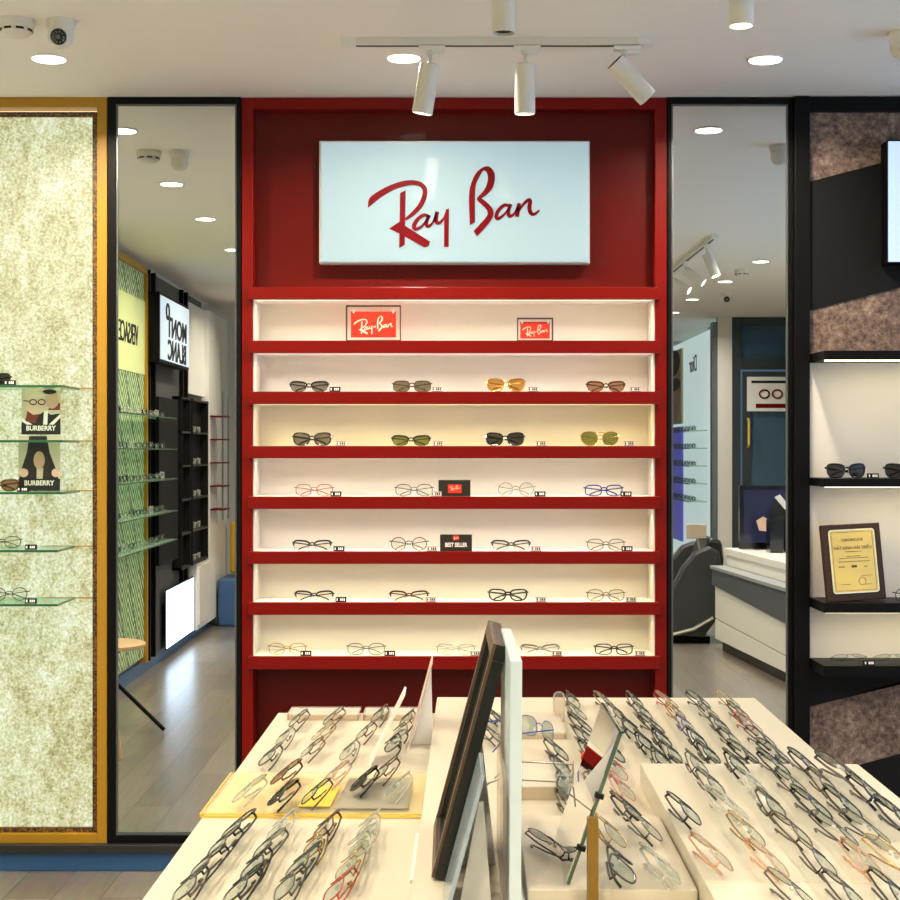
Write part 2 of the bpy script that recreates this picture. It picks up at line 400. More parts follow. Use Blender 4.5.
# red script sign
SC=[  # outlines traced on a 900 x 474 grid of the sign's lettering
 [(38,250),(45,205),(90,170),(150,140),(210,122),(262,120),(300,135),(319,165),(313,210),(292,250),(257,285),(218,310),(213,300),(245,270),(275,235),(292,200),(297,168),(282,148),(250,142),(210,148),(160,165),(100,200),(60,232)],
 [(190,180),(217,167),(214,330),(212,425),(186,440)],
 [(138,348),(190,314),(214,335),(332,410),(325,432),(305,437),(200,378)],
 [(399,290),(422,248),(420,435),(398,435)],
 [(520,332),(516,200),(525,140),(550,85),(590,55),(620,60),(639,95),(631,150),(603,185),(572,207),(556,200),(588,165),(605,120),(600,82),(584,72),(563,108),(546,160),(545,318)],
 [(556,200),(580,208),(615,238),(632,265),(626,300),(597,340),(555,385),(538,360),(570,325),(600,290),(603,265),(583,240),(556,215)],
]
ST=[ [(328,292,14),(305,284,16),(275,302,18),(256,335,20),(264,351,16),(292,338,12),(320,303,10)],
 [(328,284,16),(314,322,18),(324,338,16),(346,318,10),(362,276,12)],
 [(366,268,18),(360,308,20),(374,322,16),(398,298,10),(414,256,10)],
 [(706,240,14),(682,238,16),(656,262,18),(645,290,18),(656,301,16),(686,278,10),(706,246,8)],
 [(714,232,16),(702,270,18),(710,290,16),(732,276,10),(748,240,10)],
 [(754,228,18),(743,292,20)],
 [(748,270,10),(770,238,12),(792,216,16),(806,216,18),(802,250,20),(810,276,18),(828,279,14),(850,261,8)],
]
def ribbon(st):
    lft=[];rgt=[]
    # resample for roundness
    pts=[Vector(p) for p in st]; out=[]
    for i in range(len(pts)-1):
        p0=pts[max(i-1,0)];p1=pts[i];p2=pts[i+1];p3=pts[min(i+2,len(pts)-1)]
        for k in range(4):
            t=k/4; out.append(.5*((2*p1)+(p2-p0)*t+(2*p0-5*p1+4*p2-p3)*t*t+(3*p1-p0-3*p2+p3)*t**3))
    out.append(pts[-1])
    for i,p in enumerate(out):
        t=out[min(i+1,len(out)-1)]-out[max(i-1,0)]; t=Vector((t.x,t.y)).normalized(); n=Vector((-t.y,t.x))
        lft.append((p.x+n.x*p.z/2,p.y+n.y*p.z/2)); rgt.append((p.x-n.x*p.z/2,p.y-n.y*p.z/2))
    return lft,rgt
def smooth_outline(poly):
    n=len(poly); P_=[Vector(p) for p in poly]; out=[]
    def sharp(i):
        a=(P_[i]-P_[i-1]).normalized(); b=(P_[(i+1)%n]-P_[i]).normalized(); return a.angle(b)>math.radians(58)
    for i in range(n):
        p1=P_[i];p2=P_[(i+1)%n]; p0=p1 if sharp(i) else P_[i-1]; p3=p2 if sharp((i+1)%n) else P_[(i+2)%n]
        for k in range(4):
            t=k/4; q=.5*((2*p1)+(p2-p0)*t+(2*p0-5*p1+4*p2-p3)*t*t+(3*p1-p0-3*p2+p3)*t**3); out.append((q.x,q.y))
    return out
def script_logo(mb, o, face, scale, depth, hyphen=False, fat=1.0):
    r,u,n=face; cx,cy=443,245
    for k,poly in enumerate(SC):
        mb.prism([((x-cx)*scale,-(y-cy)*scale) for x,y in (smooth_outline(poly) if k in (0,4,5) else poly)], Vector(o)+Vector(n)*(.00012*k), r,u,n, depth)
    for s in ST+([[(448,290,20),(495,272,22)]] if hyphen else []):
        l_,r_=ribbon([(a,b_,c*fat) for a,b_,c in s])
        for i in range(len(l_)-1):
            q=[l_[i],l_[i+1],r_[i+1],r_[i]]
            mb.prism([((x-cx)*scale,-(y-cy)*scale) for x,y in q], o, r,u,n, depth)
    return mb
sg=thing('lightbox_sign','white glowing lightbox with red script lettering on the red cabinet','sign',(wx(454.5),5.25,wz(264)))
d=5.2
MB().box(wx(319,d),wx(590,d),d+.004,5.25,wz(263.5,d),wz(140.5,d)).build('housing',mat('sign_housing',(196,186,180),.35),sg,bevel=.003)
MB().box(wx(321,d),wx(588.5,d),d-.002,d+.006,wz(262,d),wz(142,d)).build('light_face',M['sign_face'],sg,bevel=.002)
script_logo(MB(), P(360+443/4.737,155+245/4.737,d-.006), FACE['front'], d/F/4.737, .004).build('lettering',M['red_ink'],sg)

# ------------------------------------------------------------------ dark stone unit at right
ds=thing('display_unit','dark unit of brown stone and black bands at the far right','cabinet',(1.6,5.2,0))
L=wx(793); d=5.21
MB().box(L,wx(808),5.17,5.44,0,wz(98)).build('post',M['black'],ds,bevel=.002)
MB().box(wx(808),XR-.5,5.18,5.44,wz(112),wz(98)).build('top_rail',M['black'],ds,bevel=.002)
MB().box(wx(808),XR-.5,d,5.40,0,wz(112)).build('stone_back',stone_mat(),ds)
def band(pts):
    MB().prism([(wx(a,d-.004),wz(b_,d-.004)) for a,b_ in pts],(0,d-.004,0),X_,Z_,-Y_,.01).build('black_band',M['black_matt'],ds)
band([(808,182),(1000,132),(1000,262),(808,311)])
band([(808,660),(1000,660),(1000,655),(808,707)])
band([(808,779),(1000,727),(1000,880),(808,880)])
band([(808,668),(1000,668),(1000,660),(808,660)])
MB().box(wx(809.5),XR-.6,5.2,5.215,wz(662),wz(362)).build('light_back',M['white_panel'],ds)
sw=5.0
def uz(py): return wz(py,sw)
for nm,a,bb in (('hood',350.5,359.5),('shelf',478.5,487),('shelf',603,613),('shelf',666,677)):
    s=MB().box(wx(824,sw),XR-.6,sw,5.2,uz(bb),uz(a)).build(nm,M['black'],ds,bevel=.0015)
for k,a in enumerate((361,488.2,614.2)):
    MB().box(wx(826,sw),XR-.62,sw+.012,sw+.022,uz(a)-(.0005 if k==0 else -.0025),uz(a)+.0042).build('led_strip',M['led_warm'],ds)
    area('led_light',(2.1,sw+.04,uz(a)-.006),(2.1,sw+.09,uz(a)-.12),1.5,.01,1.3,(255,236,178),ds,spread=2.7)
rs=thing('lightbox_sign','pale blue glowing lightbox cut by the right edge of view','sign',(1.9,5.2,wz(262)))
MB().box(wx(888,5.12),2.3,5.12,5.205,wz(263,5.12),wz(139.5,5.12)).build('housing',M['black'],rs,bevel=.002)
MB().box(wx(889,5.11),2.29,5.114,5.122,wz(261.5,5.11),wz(141,5.11)).build('light_face',M['sign_blue'],rs)

# certificate plaque leaning on its shelf
zs=uz(602.6); q=thing('certificate_plaque','wooden plaque with gold certificate plate on the black shelf','plaque',(wx(855,5.04),5.06,zs))
w2,h2=.215,.262
tilt=Matrix.Rotation(math.radians(-7),4,'X')@Matrix.Rotation(math.radians(-3.5),4,'Y')@Matrix.Rotation(math.radians(10),4,'Z')
qx=lambda p: Vector((wx(859,5.04),5.06,zs+.0005))+tilt@p
m=MB(qx); m.box(-w2/2,w2/2,0,.018,0,h2); m.build('board',M['wood'],q,bevel=.003)
def rrect(w,h,r,k=5):
    out=[]
    for cx,cy,a0 in ((w/2-r,h/2-r,0),(-w/2+r,h/2-r,90),(-w/2+r,-h/2+r,180),(w/2-r,-h/2+r,270)):
        for i in range(k+1):
            a=math.radians(a0+90*i/k); out.append((cx+r*math.cos(a),cy+r*math.sin(a)))
    return out
def frame_ring(mb,w,h,r,t,o,face,depth):
    a=rrect(w,h,r); b_=rrect(w-2*t,h-2*t,max(r-t,.001)); n=len(a)
    for i in range(n):
        j=(i+1)%n; mb.prism([a[i],a[j],b_[j],b_[i]],o,*face,depth)
    return mb
gpl=MB(qx).prism(rrect(.166,.216,.010),(0,-.002,h2/2+.004),*FACE['front'],.0025).build('gold_plate',M['gold'],q)
frame_ring(MB(qx),.168,.218,.011,.004,(0,-.0027,h2/2+.004),FACE['front'],.003).build('plate_edge',M['gold_edge'],gpl)
m=MB(qx); fo=FACE['front']; yy=-.0028
frame_ring(m,.150,.200,.007,.0010,(0,yy,h2/2+.004),fo,.0006)
text_polys(m,'CERTIFICATE',.0135,(0,yy,h2-.055),fo,.0005)
text_polys(m,'MẮT KÍNH HẢI TRIỀU',.0150,(0,yy,h2-.082),fo,.0005,sx=.95)
for zz,ww in ((.094,.060),(.110,.05),(.116,.105),(.128,.115)): m.box(-ww/2,ww/2,yy,yy+.0005,h2-zz-.0012,h2-zz+.0004)
m.box(-.058,-.035,yy,yy+.0005,h2-.1465,h2-.144); m.box(-.010,.009,yy,yy+.0005,h2-.149,h2-.141)
m.tube([(.036,yy,h2-.145),(.042,yy,h2-.1485),(.048,yy,h2-.145)],.0008,5)
for i in range(1): m.tube([(.024+.013*math.cos(k*PI/8),yy,.066+.013*math.sin(k*PI/8)) for k in range(16)],.0006,5,closed=True)
for a,bb,zz in ((.022,.062,.084),(.03,.058,.054),(-.055,-.02,.056)): m.box(a,bb,yy,yy+.0005,zz,zz+.001)
m.build('engraving',M['gold_ink'],gpl)

# ------------------------------------------------------------------ eyewear
def outline(style,n=26):
    A={'rect':(.0268,.0172,3.4),'round':(.0240,.0218,2.0),'square':(.0268,.0205,3.0),'aviator':(.0275,.0235,2.3),'half':(.0268,.0165,3.0),'cat':(.0275,.0185,2.6),'thin':(.0262,.0190,2.6)}[style]
    a,b_,p=A; o=[]
    for i in range(n):
        t=2*PI*i/n; c,s=math.cos(t),math.sin(t)
        x=a*math.copysign(abs(c)**(2/p),c); z=b_*math.copysign(abs(s)**(2/p),s)
        if style in('square','cat','half'): x*= (1+.11*z/b_)
        if style in('square','half') and z>0: z+= .07*x
        if style=='cat' and z>0: z+= .10*max(x,0)
        if style=='aviator': x=x*(1+.10*z/b_)+ .10*(z)
        o.append((x,z))
    return o
CX=.0355
def bend(x): return 2.0*x*x
GL={}
def glasses_parts(style,pose):
    key=(style,pose)
    if key in GL: return GL[key]
    thick={'rect':.0016,'round':.0011,'square':.0020,'aviator':.0010,'half':.0016,'cat':.0021,'thin':.0010}[style]*(1.35 if pose=='up' else .85)
    ol=outline(style); parts=[]
    fr=MB(); lens=[]
    for sgn in (1,-1):
        pts=[Vector((sgn*(CX+x),bend(CX+x),z)) for x,z in ol]
        if style=='half':
            n=len(pts); up=[p for p in pts[0:n//2+1]]; fr.tube(up,thick*1.5,6,flat=.6); fr.tube(pts[n//2:]+pts[:1],.0006,5)
        else: fr.tube(pts,thick,6,closed=True,flat=.8)
        lm=MB(); c=Vector((sgn*CX,bend(CX)-.0015,0)); lm.add([c]+pts,[(0,i+1,(i+1)%len(pts)+1)[::sgn] for i in range(len(pts))]); lens.append(lm)
    inner=CX-.0262
    fr.tube([(-inner-.002,.0012,.006),(-inner*.5,.0004,.009),(0,0,.010),(inner*.5,.0004,.009),(inner+.002,.0012,.006)],thick*1.1,6)
    if style=='aviator': fr.tube([(-inner-.012,.002,.021),(0,0,.0205),(inner+.012,.002,.021)],thick,6)
    zt=.009; hx=.0665
    for sgn in (1,-1): fr.tube([(sgn*.0605,bend(.0605),zt-.001),(sgn*.0645,bend(.0645),zt),(sgn*hx,bend(hx)+.004,zt)],thick*1.25,6)
    pads=MB()
    for sgn in (1,-1): pads.ell((sgn*.0085,.006,-.003),.0016,.0028,.0042,8,6)
    temples=[]
    for k,sgn in enumerate((1,-1)):
        y0=bend(hx)+.004; t=MB(); tk=max(thick,.0012)
        if pose=='open':
            pth=[(sgn*hx,y0,zt),(sgn*.0675,.05,zt),(sgn*.067,.100,zt-.001),(sgn*.066,.118,zt-.008),(sgn*.064,.140,zt-.030)]
            rr=[tk*1.2,tk*1.1,tk,tk*1.2,tk*1.3]
        elif pose=='up':
            yy=.019+.005*k
            lo_=-min(v[1] for v in ol)+zt-.0015; pth=[(sgn*hx,y0,zt),(sgn*.063,yy-.003,zt-.0005),(sgn*.03,yy,zt-lo_*.2),(sgn*-.020,yy+.001,zt-lo_*.5),(sgn*-.040,yy+.002,zt-lo_*.8),(sgn*-.0475,yy+.003,zt-lo_)]
            rr=[tk*1.1,tk*1.1,tk,tk,tk*1.15,tk*1.2]
        else:
            yy=.016+.005*k
            pth=[(sgn*hx,y0,zt),(sgn*.063,yy-.003,zt),(sgn*.02,yy,zt-.002),(sgn*-.030,yy+.001,zt-.004),(sgn*-.048,yy+.002,zt-.010),(sgn*-.056,yy+.003,zt-.018)]
            rr=[tk*1.2,tk*1.1,tk,tk,tk*1.2,tk*1.3]
        t.tube(pth,rr,6); temples.append(t)
    allp=[('frame',fr,1),('lens',lens[0],0),('lens',lens[1],0),('temple',temples[0],1),('temple',temples[1],1),('nose_pads',pads,1)]
    rot=Matrix.Rotation(math.radians({'tilt':-50,'flat':-80}.get(pose,0)),4,'X')
    mz=min((rot@v).z for _,p,_ in allp for v in p.v)
    out=[]
    for nm,p,sm in allp:
        p.xf=lambda v: rot@v-Vector((0,0,mz))
        out.append((nm,p.mesh(nm,smooth=bool(sm))))
    GL[key]=out; return out
FRM={'black':mat('acetate_black',(14,14,15),.18,coat=.5),'dark':mat('dark_gunmetal',(30,28,26),.3,metal=.2),'gun':mat('gunmetal',(70,66,60),.3,metal=.4),
 'gold':mat('gold_metal',(190,150,84),.25,metal=.9),'silver':mat('silver_metal',(176,172,164),.22,metal=.9),'tort':mat('tortoise',(84,46,20),.2,coat=.4),
 'brown':mat('brown_metal',(86,62,44),.3,metal=.4),'red':mat('red_acetate',(164,56,44),.25,coat=.4),'blue':mat('blue_acetate',(40,62,140),.25,coat=.3),
 'clear':clear_mat('clear_frame',(232,230,222),.34,.08,.95),'pink':clear_mat('pink_clear_frame',(226,186,178),.5,.1,.95),'amber':clear_mat('amber_clear_frame',(236,206,178),.36,.1,.8),
 'purple':mat('purple_metal',(92,76,128),.3,metal=.4)}
LEN={'clear':clear_mat('clear_demo_lens',(246,248,246),.05,.03,.5),'demo':clear_mat('demo_lens',(232,238,234),.16,.03,.6,(140,156,148)),'grey':clear_mat('grey_sun_lens',(150,146,136),.30,.05,.6,(70,68,62)),'dark':clear_mat('dark_sun_lens',(96,96,92),.55,.12,.7,(30,30,28),.25),
 'green':clear_mat('green_sun_lens',(150,154,96),.45,.05,.7,(92,98,50)),'amber':clear_mat('amber_sun_lens',(196,160,96),.42,.05,.7,(150,104,52)),'brown':clear_mat('brown_sun_lens',(176,144,116),.4,.05,.7,(110,80,58)),'olive':clear_mat('olive_sun_lens',(150,142,116),.5,.05,.7,(92,86,66))}
PADM=mat('nose_pad_silicone',(214,208,200),.3)
NAMES={'black':'black','dark':'dark metal','gun':'gunmetal','gold':'gold','silver':'silver','tort':'tortoiseshell','brown':'brown','red':'red','blue':'blue','clear':'clear plastic','pink':'pink clear','amber':'amber clear','purple':'purple'}
STY={'rect':'rectangular','round':'round','square':'square','aviator':'aviator','half':'browline','cat':'winged','thin':'slim'}
def glasses(style,fc,lc,pose,loc,rz,label,group,name=None,simple=False,scale=1):
    sun=lc!='demo'
    nm=name or ('sunglasses' if sun else 'eyeglasses')
    r=thing(nm,label,'sunglasses' if sun else 'glasses',loc,group,rz)
    r.scale=(scale,)*3
    for pn,me in glasses_parts(style,pose):
        o=bpy.data.objects.new(pn,me); C.objects.link(o); o.parent=r
        if not me.materials: me.materials.append(PADM)
        o.material_slots[0].link='OBJECT'
        o.material_slots[0].material={'lens':LEN['clear' if (pose=='up' and lc=='demo') else lc],'nose_pads':PADM}.get(pn,FRM[fc])
    return r
def price_tag(loc,label,light=False,group='price tags on the shelves',rz=0,s=1.0):
    r=thing('price_tag',label,'price tag',loc,group,rz)
    w,h,dp=.038*s,.0165*s,.012*s
    L0=Vector(loc); m=MB(lambda p:p+L0); m.hexa([(-w/2,-dp/2,0),(w/2,-dp/2,0),(w/2,-dp/4,h),(-w/2,-dp/4,h)],[(-w/2,dp/2,0),(w/2,dp/2,0),(w/2,dp/2,h),(-w/2,dp/2,h)])
    o=m.build('holder',M['white_panel'] if light else M['black_matt'],r)
    m=MB(lambda p:p+L0); y=lambda z:-dp/2+(dp/4)*(z/h)-.0006
    if light: 
        for a,b_ in ((.02,.12),(.84,.94)): m.hexa([(-w*.48,y(a*h),a*h),(w*.48,y(a*h),a*h),(w*.48,y(b_*h),b_*h),(-w*.48,y(b_*h),b_*h)],[(-w*.48,0,a*h),(w*.48,0,a*h),(w*.48,0,b_*h),(-w*.48,0,b_*h)])
    for k in range(5):
        if k==1: continue
        x=-w*.40+k*w*.165
        m.hexa([(x,y(.25*h),h*.25),(x+w*.11,y(.25*h),h*.25),(x+w*.11,y(.75*h),h*.75),(x,y(.75*h),h*.75)],[(x,0,h*.25),(x+w*.11,0,h*.25),(x+w*.11,0,h*.75),(x,0,h*.75)])
    m.build('digits',M['black_ink'] if light else M['white_ink'],o)
    return r

ORD=['first','second','third','fourth','fifth','sixth','seventh','eighth','ninth','tenth','eleventh','twelfth','thirteenth']
rows=[ # shelf index, [(px, style, frame, lens, tagpx, light tag, words)]
 (2,[(309,'half','black','grey',335,0,'black browline sunglasses'),(412,'rect','gun','olive',437,1,'grey rimless sunglasses'),(506,'square','gold','amber',533,1,'amber lens sunglasses'),(606,'half','tort','brown',635,1,'brown browline sunglasses')]),
 (3,[(312,'square','black','grey',341,1,'black sunglasses with grey lenses'),(411,'half','black','green',438,1,'dark sunglasses with green lenses'),(505,'square','black','dark',541,1,'black square sunglasses'),(600,'aviator','gold','green',629,1,'green aviator sunglasses')]),
 (4,[(314,'thin','red','demo',336,0,'thin red eyeglasses'),(414,'thin','dark','demo',436,1,'dark wire eyeglasses'),(516,'round','silver','demo',540,0,'thin round silver eyeglasses'),(604,'rect','blue','demo',626,0,'dark blue rectangular eyeglasses')]),
 (5,[(312,'half','dark','demo',339,0,'dark browline eyeglasses'),(409,'round','dark','demo',432,1,'round dark eyeglasses'),(511,'half','gun','demo',536,1,'thin metal half rim eyeglasses'),(606,'thin','gun','demo',627,0,'slim metal eyeglasses')]),
 (6,[(314,'half','dark','demo',341,0,'dark half rim eyeglasses'),(409,'half','tort','demo',431,1,'brown tortoiseshell eyeglasses'),(508,'cat','black','demo',541,1,'bold black winged eyeglasses'),(606,'thin','brown','demo',631,1,'slim brown metal eyeglasses')]),
 (7,[(287,'thin','gold','demo',306,0,'pale gold eyeglasses'),(366,'thin','gun','demo',390,0,'fine gunmetal eyeglasses'),(456,'rect','clear','demo',475,1,'clear plastic eyeglasses'),(540,'half','silver','demo',557,1,'silver half rim eyeglasses'),(614,'rect','black','demo',640,1,'black rectangular eyeglasses')]),
]
shelfname={2:'second',3:'third',4:'fourth',5:'fifth',6:'sixth',7:'lowest'}
for si,items in rows:
    z=wz(SH[si][0],dsh)+.0005; dd=5.215
    for k,(px,st,fc,lc,tp,lt,words) in enumerate(items):
        pos=['far left','middle left','middle right','far right'] if len(items)==4 else ['far left','middle left','middle','middle right','far right']
        glasses(st,fc,lc,'up',(wx(px,dd),dd,z),0,f'{words} at {pos[k]} of the {shelfname[si]} red shelf','eyewear on the red shelves',scale=1.04)
        price_tag((wx(tp,5.20),5.20,z),f'{"white" if lt else "black"} price tag beside {words} on the {shelfname[si]} shelf',bool(lt))

# framed red plaques on the top shelf
def plaque(px0,px1,py0,py1,label,frame_m):
    d=5.21; z0=wz(SH[1][0],dsh)+.0005; w=wx(px1,d)-wx(px0,d); h=wz(py0,d)-wz(py1,d); cx=(wx(px0,d)+wx(px1,d))/2
    r=thing('logo_plaque',label,'plaque',(cx,d,z0),'red logo plaques on the top shelf')
    def B(): return MB()
    t=.004; m=B(); x0,x1=cx-w/2,cx+w/2
    for yy in (d-.012,d+.012):
        m.box(x0,x0+t,yy-.002,yy+.002,z0,z0+h); m.box(x1-t,x1,yy-.002,yy+.002,z0,z0+h); m.box(x0,x1,yy-.002,yy+.002,z0+h-t,z0+h); m.box(x0,x1,yy-.002,yy+.002,z0,z0+t*.7)
    m.box(x0,x1,d-.012,d+.012,z0+h-.0015,z0+h); m.box(x0,x0+.0015,d-.012,d+.012,z0,z0+h); m.box(x1-.0015,x1,d-.012,d+.012,z0,z0+h)
    m.build('acrylic_case',frame_m,r)
    mx,mzb,mzt=w*.09,h*.10,h*.17
    MB().box(x0+mx,x1-mx,d-.003,d+.003,z0+mzb,z0+h-mzt).build('red_card',M['orange_red'],r)
    m=MB(); script_logo(m,(cx,d-.0045,z0+h*.45),FACE['front'],w*.72/815,.0015,True,1.15); m.build('lettering',M['cream_ink'],r)
    m=MB()
    for sx in (-1,1): m.box(cx+sx*w*.36-.003,cx+sx*w*.36+.003,d-.006,d+.006,z0+h-mzt-.006,z0+h-mzt+.007)
    m.build('clips',M['white'],r)
plaque(346,401,305,340.5,'larger red card with pale script in a dark edged case on the top shelf',M['brown_frame'])
plaque(517,553,317.5,340.5,'smaller red card with pale script in a case on the top shelf',M['brown_frame'])
# little black counter signs
def small_sign(px0,px1,py0,si,label,kind):
    d=5.2; z0=wz(SH[si][0],dsh)+.0005; x0,x1=wx(px0,d),wx(px1,d); h=wz(py0,d)-z0; cx=(x0+x1)/2
    r=thing('shelf_sign',label,'sign',(cx,d,z0),'small black signs on the red shelves')
    MB().box(x0,x1,d,d+.014,z0,z0+h).build('block',mat('sign_black',(40,34,26),.35,coat=.2),r,bevel=.001)
    if kind=='logo':
        MB().box(cx-.023,cx+.025,d-.002,d,z0+.011,z0+h-.016).build('red_emblem',M['orange_red'],r)
        m=MB(); script_logo(m,(cx+.001,d-.003,z0+.029),FACE['front'],.04/815,.001,True,1.3); m.build('lettering',M['cream_ink'],r)
    else:
        MB().box(cx-.011,cx+.011,d-.002,d,z0+h-.020,z0+h-.004).build('red_emblem',M['orange_red'],r)
        m=MB(); script_logo(m,(cx,d-.003,z0+h-.012),FACE['front'],.019/815,.001,True,1.3)
        text_polys(m,'BEST SELLER',.0195,(cx,d-.002,z0+.021),FACE['front'],.001,sx=.72,bold=.0006); m.build('lettering',M['white_ink'],r)
small_sign(438.5,470.5,480,4,'small black sign with red emblem on the fourth red shelf','logo')
small_sign(440,472,534.5,5,'small black sign with white lettering on the fifth red shelf','best')

DG='eyewear on the dark shelves'
z1=uz(478.5)+.0005
glasses('square','black','dark','up',(wx(847,5.05),5.05,z1),.22,'black sunglasses on the upper black shelf at right',DG,scale=1.1)
glasses('square','black','dark','up',(wx(906,5.05),5.05,z1),.1,'black sunglasses at the right edge on the upper black shelf',DG,scale=1.1)
price_tag((wx(873,5.02),5.02,z1),'black price tag between two sunglasses on the upper black shelf')
glasses('round','black','demo','up',(wx(912,5.04),5.04,uz(603)+.0005),.3,'dark eyeglasses right of the certificate plaque',DG)
z3=uz(666)+.0005
glasses('thin','dark','demo','flat',(wx(850,5.06),5.06,z3),.2,'thin eyeglasses lying flat left of tag on the lowest black shelf',DG)
glasses('thin','gun','demo','flat',(wx(893,5.06),5.06,z3),.1,'thin eyeglasses lying flat right of tag on the lowest black shelf',DG)
price_tag((wx(869,5.015),5.015,z3),'black price tag on the lowest black shelf at right')

# ------------------------------------------------------------------ glass shelves on the lit panel, posters, eyewear
gs=[(385,'topmost'),(440,'second'),(492,'middle'),(550,'fourth'),(604,'lowest')]
for py,nm in gs:
    d0=5.0; z=wz(py,d0); xe=wx(57 if py>500 else 62,d0)
    r=thing('glass_shelf',f'{nm} green edged glass shelf on the glowing stone panel','shelf',(-1.8,5.1,z),'glass shelves on the stone panel')
    MB().box(XL+.05,xe,d0+.002,5.234,z-.008,z).build('glass_plate',M['shelf_glass'],r)
    m=MB(); m.box(XL+.05,xe,d0,d0+.002,z-.008,z); m.build('front_edge',mat('shelf_front_edge',(38,96,66),.2),r)
    MB().box(xe,xe+.0015,d0,5.234,z-.008,z).build('side_edge',mat('shelf_side_edge',(96,118,84),.2),r)
    MB().box(xe-.11,xe+.10,5.225,5.236,z-.004,z).build('bracket_rail',M['ochre'],r)
GLS='eyewear on the glass shelves'
def on_gs(py): return wz(py,5.0)+.0005
glasses('square','black','dark','up',(wx(-9,5.1),5.1,on_gs(385)),0,'black sunglasses at the left edge on the topmost glass shelf',GLS)
glasses('cat','tort','brown','up',(wx(-1,5.06),5.06,on_gs(492)),.1,'brown sunglasses beside the lower poster on the glass shelf',GLS)
glasses('thin','dark','demo','up',(wx(2,5.1),5.1,on_gs(550)),0,'dark wire eyeglasses on the fourth glass shelf',GLS)
glasses('round','black','demo','up',(wx(9,5.1),5.1,on_gs(604)),.1,'round black wire eyeglasses on the lowest glass shelf',GLS)
for px,py,w in ((10,385,'topmost'),(23,492,'middle'),(31,550,'fourth'),(31,604,'lowest')):
    price_tag((wx(px,5.02),5.02,on_gs(py)),f'black price tag on the {w} glass shelf')
def poster(px0,px1,py0,py1,d,zbase,label,draw):
    x0,x1=wx(px0,d),wx(px1,d); z0=zbase; z1=wz(py0,d); cx=(x0+x1)/2
    r=thing('poster_card',label,'poster',(cx,d,z0),'photo cards on the glass shelves')
    MB().box(x0,x1,d,d+.004,z0,z1).build('card',M['print_beige'],r)
    w,h=x1-x0,z1-z0
    def poly(name,m,pts,lay): MB().prism([(a*w,b_*h) for a,b_ in pts],(x0,d-.0003*lay,z0),X_,Z_,-Y_,.0003*lay).build(name,m,r)
    def ellp(cx,cy,rx,ry,n=20): return [(cx+rx*math.cos(2*PI*i/n),cy+ry*math.sin(2*PI*i/n)) for i in range(n)]
    draw(poly,ellp)
    MB().box(x0,x1,d-.0021,d,z0,z0+h*(.21 if draw is d1 else .22)).build('print_band',M['print_dark'],r)
    m=MB(); text_polys(m,'BURBERRY',.0235,(cx,d-.0026,z0+h*(.13 if draw is d1 else .14)),FACE['front'],.0006,sx=.92,bold=.0006); m.build('lettering',M['white_ink'],r)
def d1(poly,E):
    poly('print_clothes',M['print_dark'],[(0,0),(1,0),(1,.45),(.75,.42),(.62,.5),(.5,.45),(.3,.4),(.0,.28)],1)
    poly('print_stripe',M['white_ink'],[(.55,.0+.18),(.66,.18),(.68,.5),(.58,.5)],2)
    poly('print_stripe',M['white_ink'],[(.66,.18),(.76,.16),(1,.36),(1,.44)],2)
    poly('print_stripe',M['white_ink'],[(.0,.28),(.0,.36),(.42,.14),(.36,.10)],2)
    poly('print_collar',M['print_maroon'],[(.1,.28),(.35,.24),(.45,.42),(.38,.55),(.15,.5)],2)
    poly('print_collar',M['print_maroon'],[(.68,.52),(.98,.52),(1,.66),(.8,.72)],2)
    poly('print_face',M['skin_a'],[(.12,.52),(.3,.42),(.5,.44),(.55,.55),(.58,.72),(.5,.9),(.2,.92),(.1,.7)],3)
    poly('print_hair',M['print_hair'],E(.33,.88,.26,.12),4)
    poly('print_face',M['skin_b'],E(.78,.74,.18,.19),3)
    poly('print_hair',M['print_dark'],E(.72,.91,.18,.05),4)
    for c in (.30,.52):
        for a in (0,):
            poly('print_glasses',M['print_dark'],E(c,.69,.10,.065),5); poly('print_face',M['skin_a'],E(c,.69,.072,.042),6)
    poly('print_glasses',M['print_dark'],[(.05,.735),(.2,.715),(.2,.695),(.05,.715)],5)
def d2(poly,E):
    poly('print_clothes',M['print_dark'],[(0,.0),(1,0),(.95,.3),(.75,.7),(.68,1),(.26,1),(.2,.7),(.03,.3)],1)
    poly('print_stripe',M['print_beige'],[(.43,0),(.56,0),(.6,.42),(.44,.42)],2)
    poly('print_hair',M['print_brown'],[(.26,.2),(.4,.2),(.38,.5),(.62,.5),(.62,.2),(.74,.25),(.68,.68),(.5,.78),(.34,.68)],3)
    poly('print_face',M['skin_b'],E(.5,.56,.135,.16),4)
    poly('print_hand',M['skin_a'],E(.12,.33,.12,.08),4); poly('print_hand',M['skin_a'],E(.9,.33,.10,.08),4)
poster(21.5,60.5,387.5,434.5,5.16,wz(434.5,5.16),'upper photo card of two fashion models behind the glass shelves',d1)
poster(18.5,60,436,491,5.12,on_gs(492),'lower photo card of a dark haired woman on the glass shelf',d2)

# ------------------------------------------------------------------ ceiling fixtures
def downlight(x,y,label,power=18,col=(255,240,214),group='round recessed ceiling lights',r=.050):
    t=thing('ceiling_light',label,'ceiling light',(x,y,CEIL),group)
    MB().lathe([(r+.010,0),(r+.010,-.003),(r+.004,-.006),(r,-.004),(r,0)],(x,y,CEIL),k=36).build('trim_ring',M['white'],t,smooth=True)
    MB().lathe([(r,-.001),(r,-.0062),(r*.8,-.0066)],(x,y,CEIL),k=36).build('diffuser',M['led_face'],t,smooth=True)
    area('lamp',(x,y,CEIL-.012),(x,y,0),.10,.10,power,col,t,'DISK',spread=2.7)
    return t
vis=[(-1.262,4.68,'round recessed ceiling light below the dome camera at left'),(-.145,4.67,'round recessed ceiling light left of the track spotlights'),(.995,4.69,'round recessed ceiling light right of the track spotlights')]
for x,y,l in vis: downlight(x,y,l)
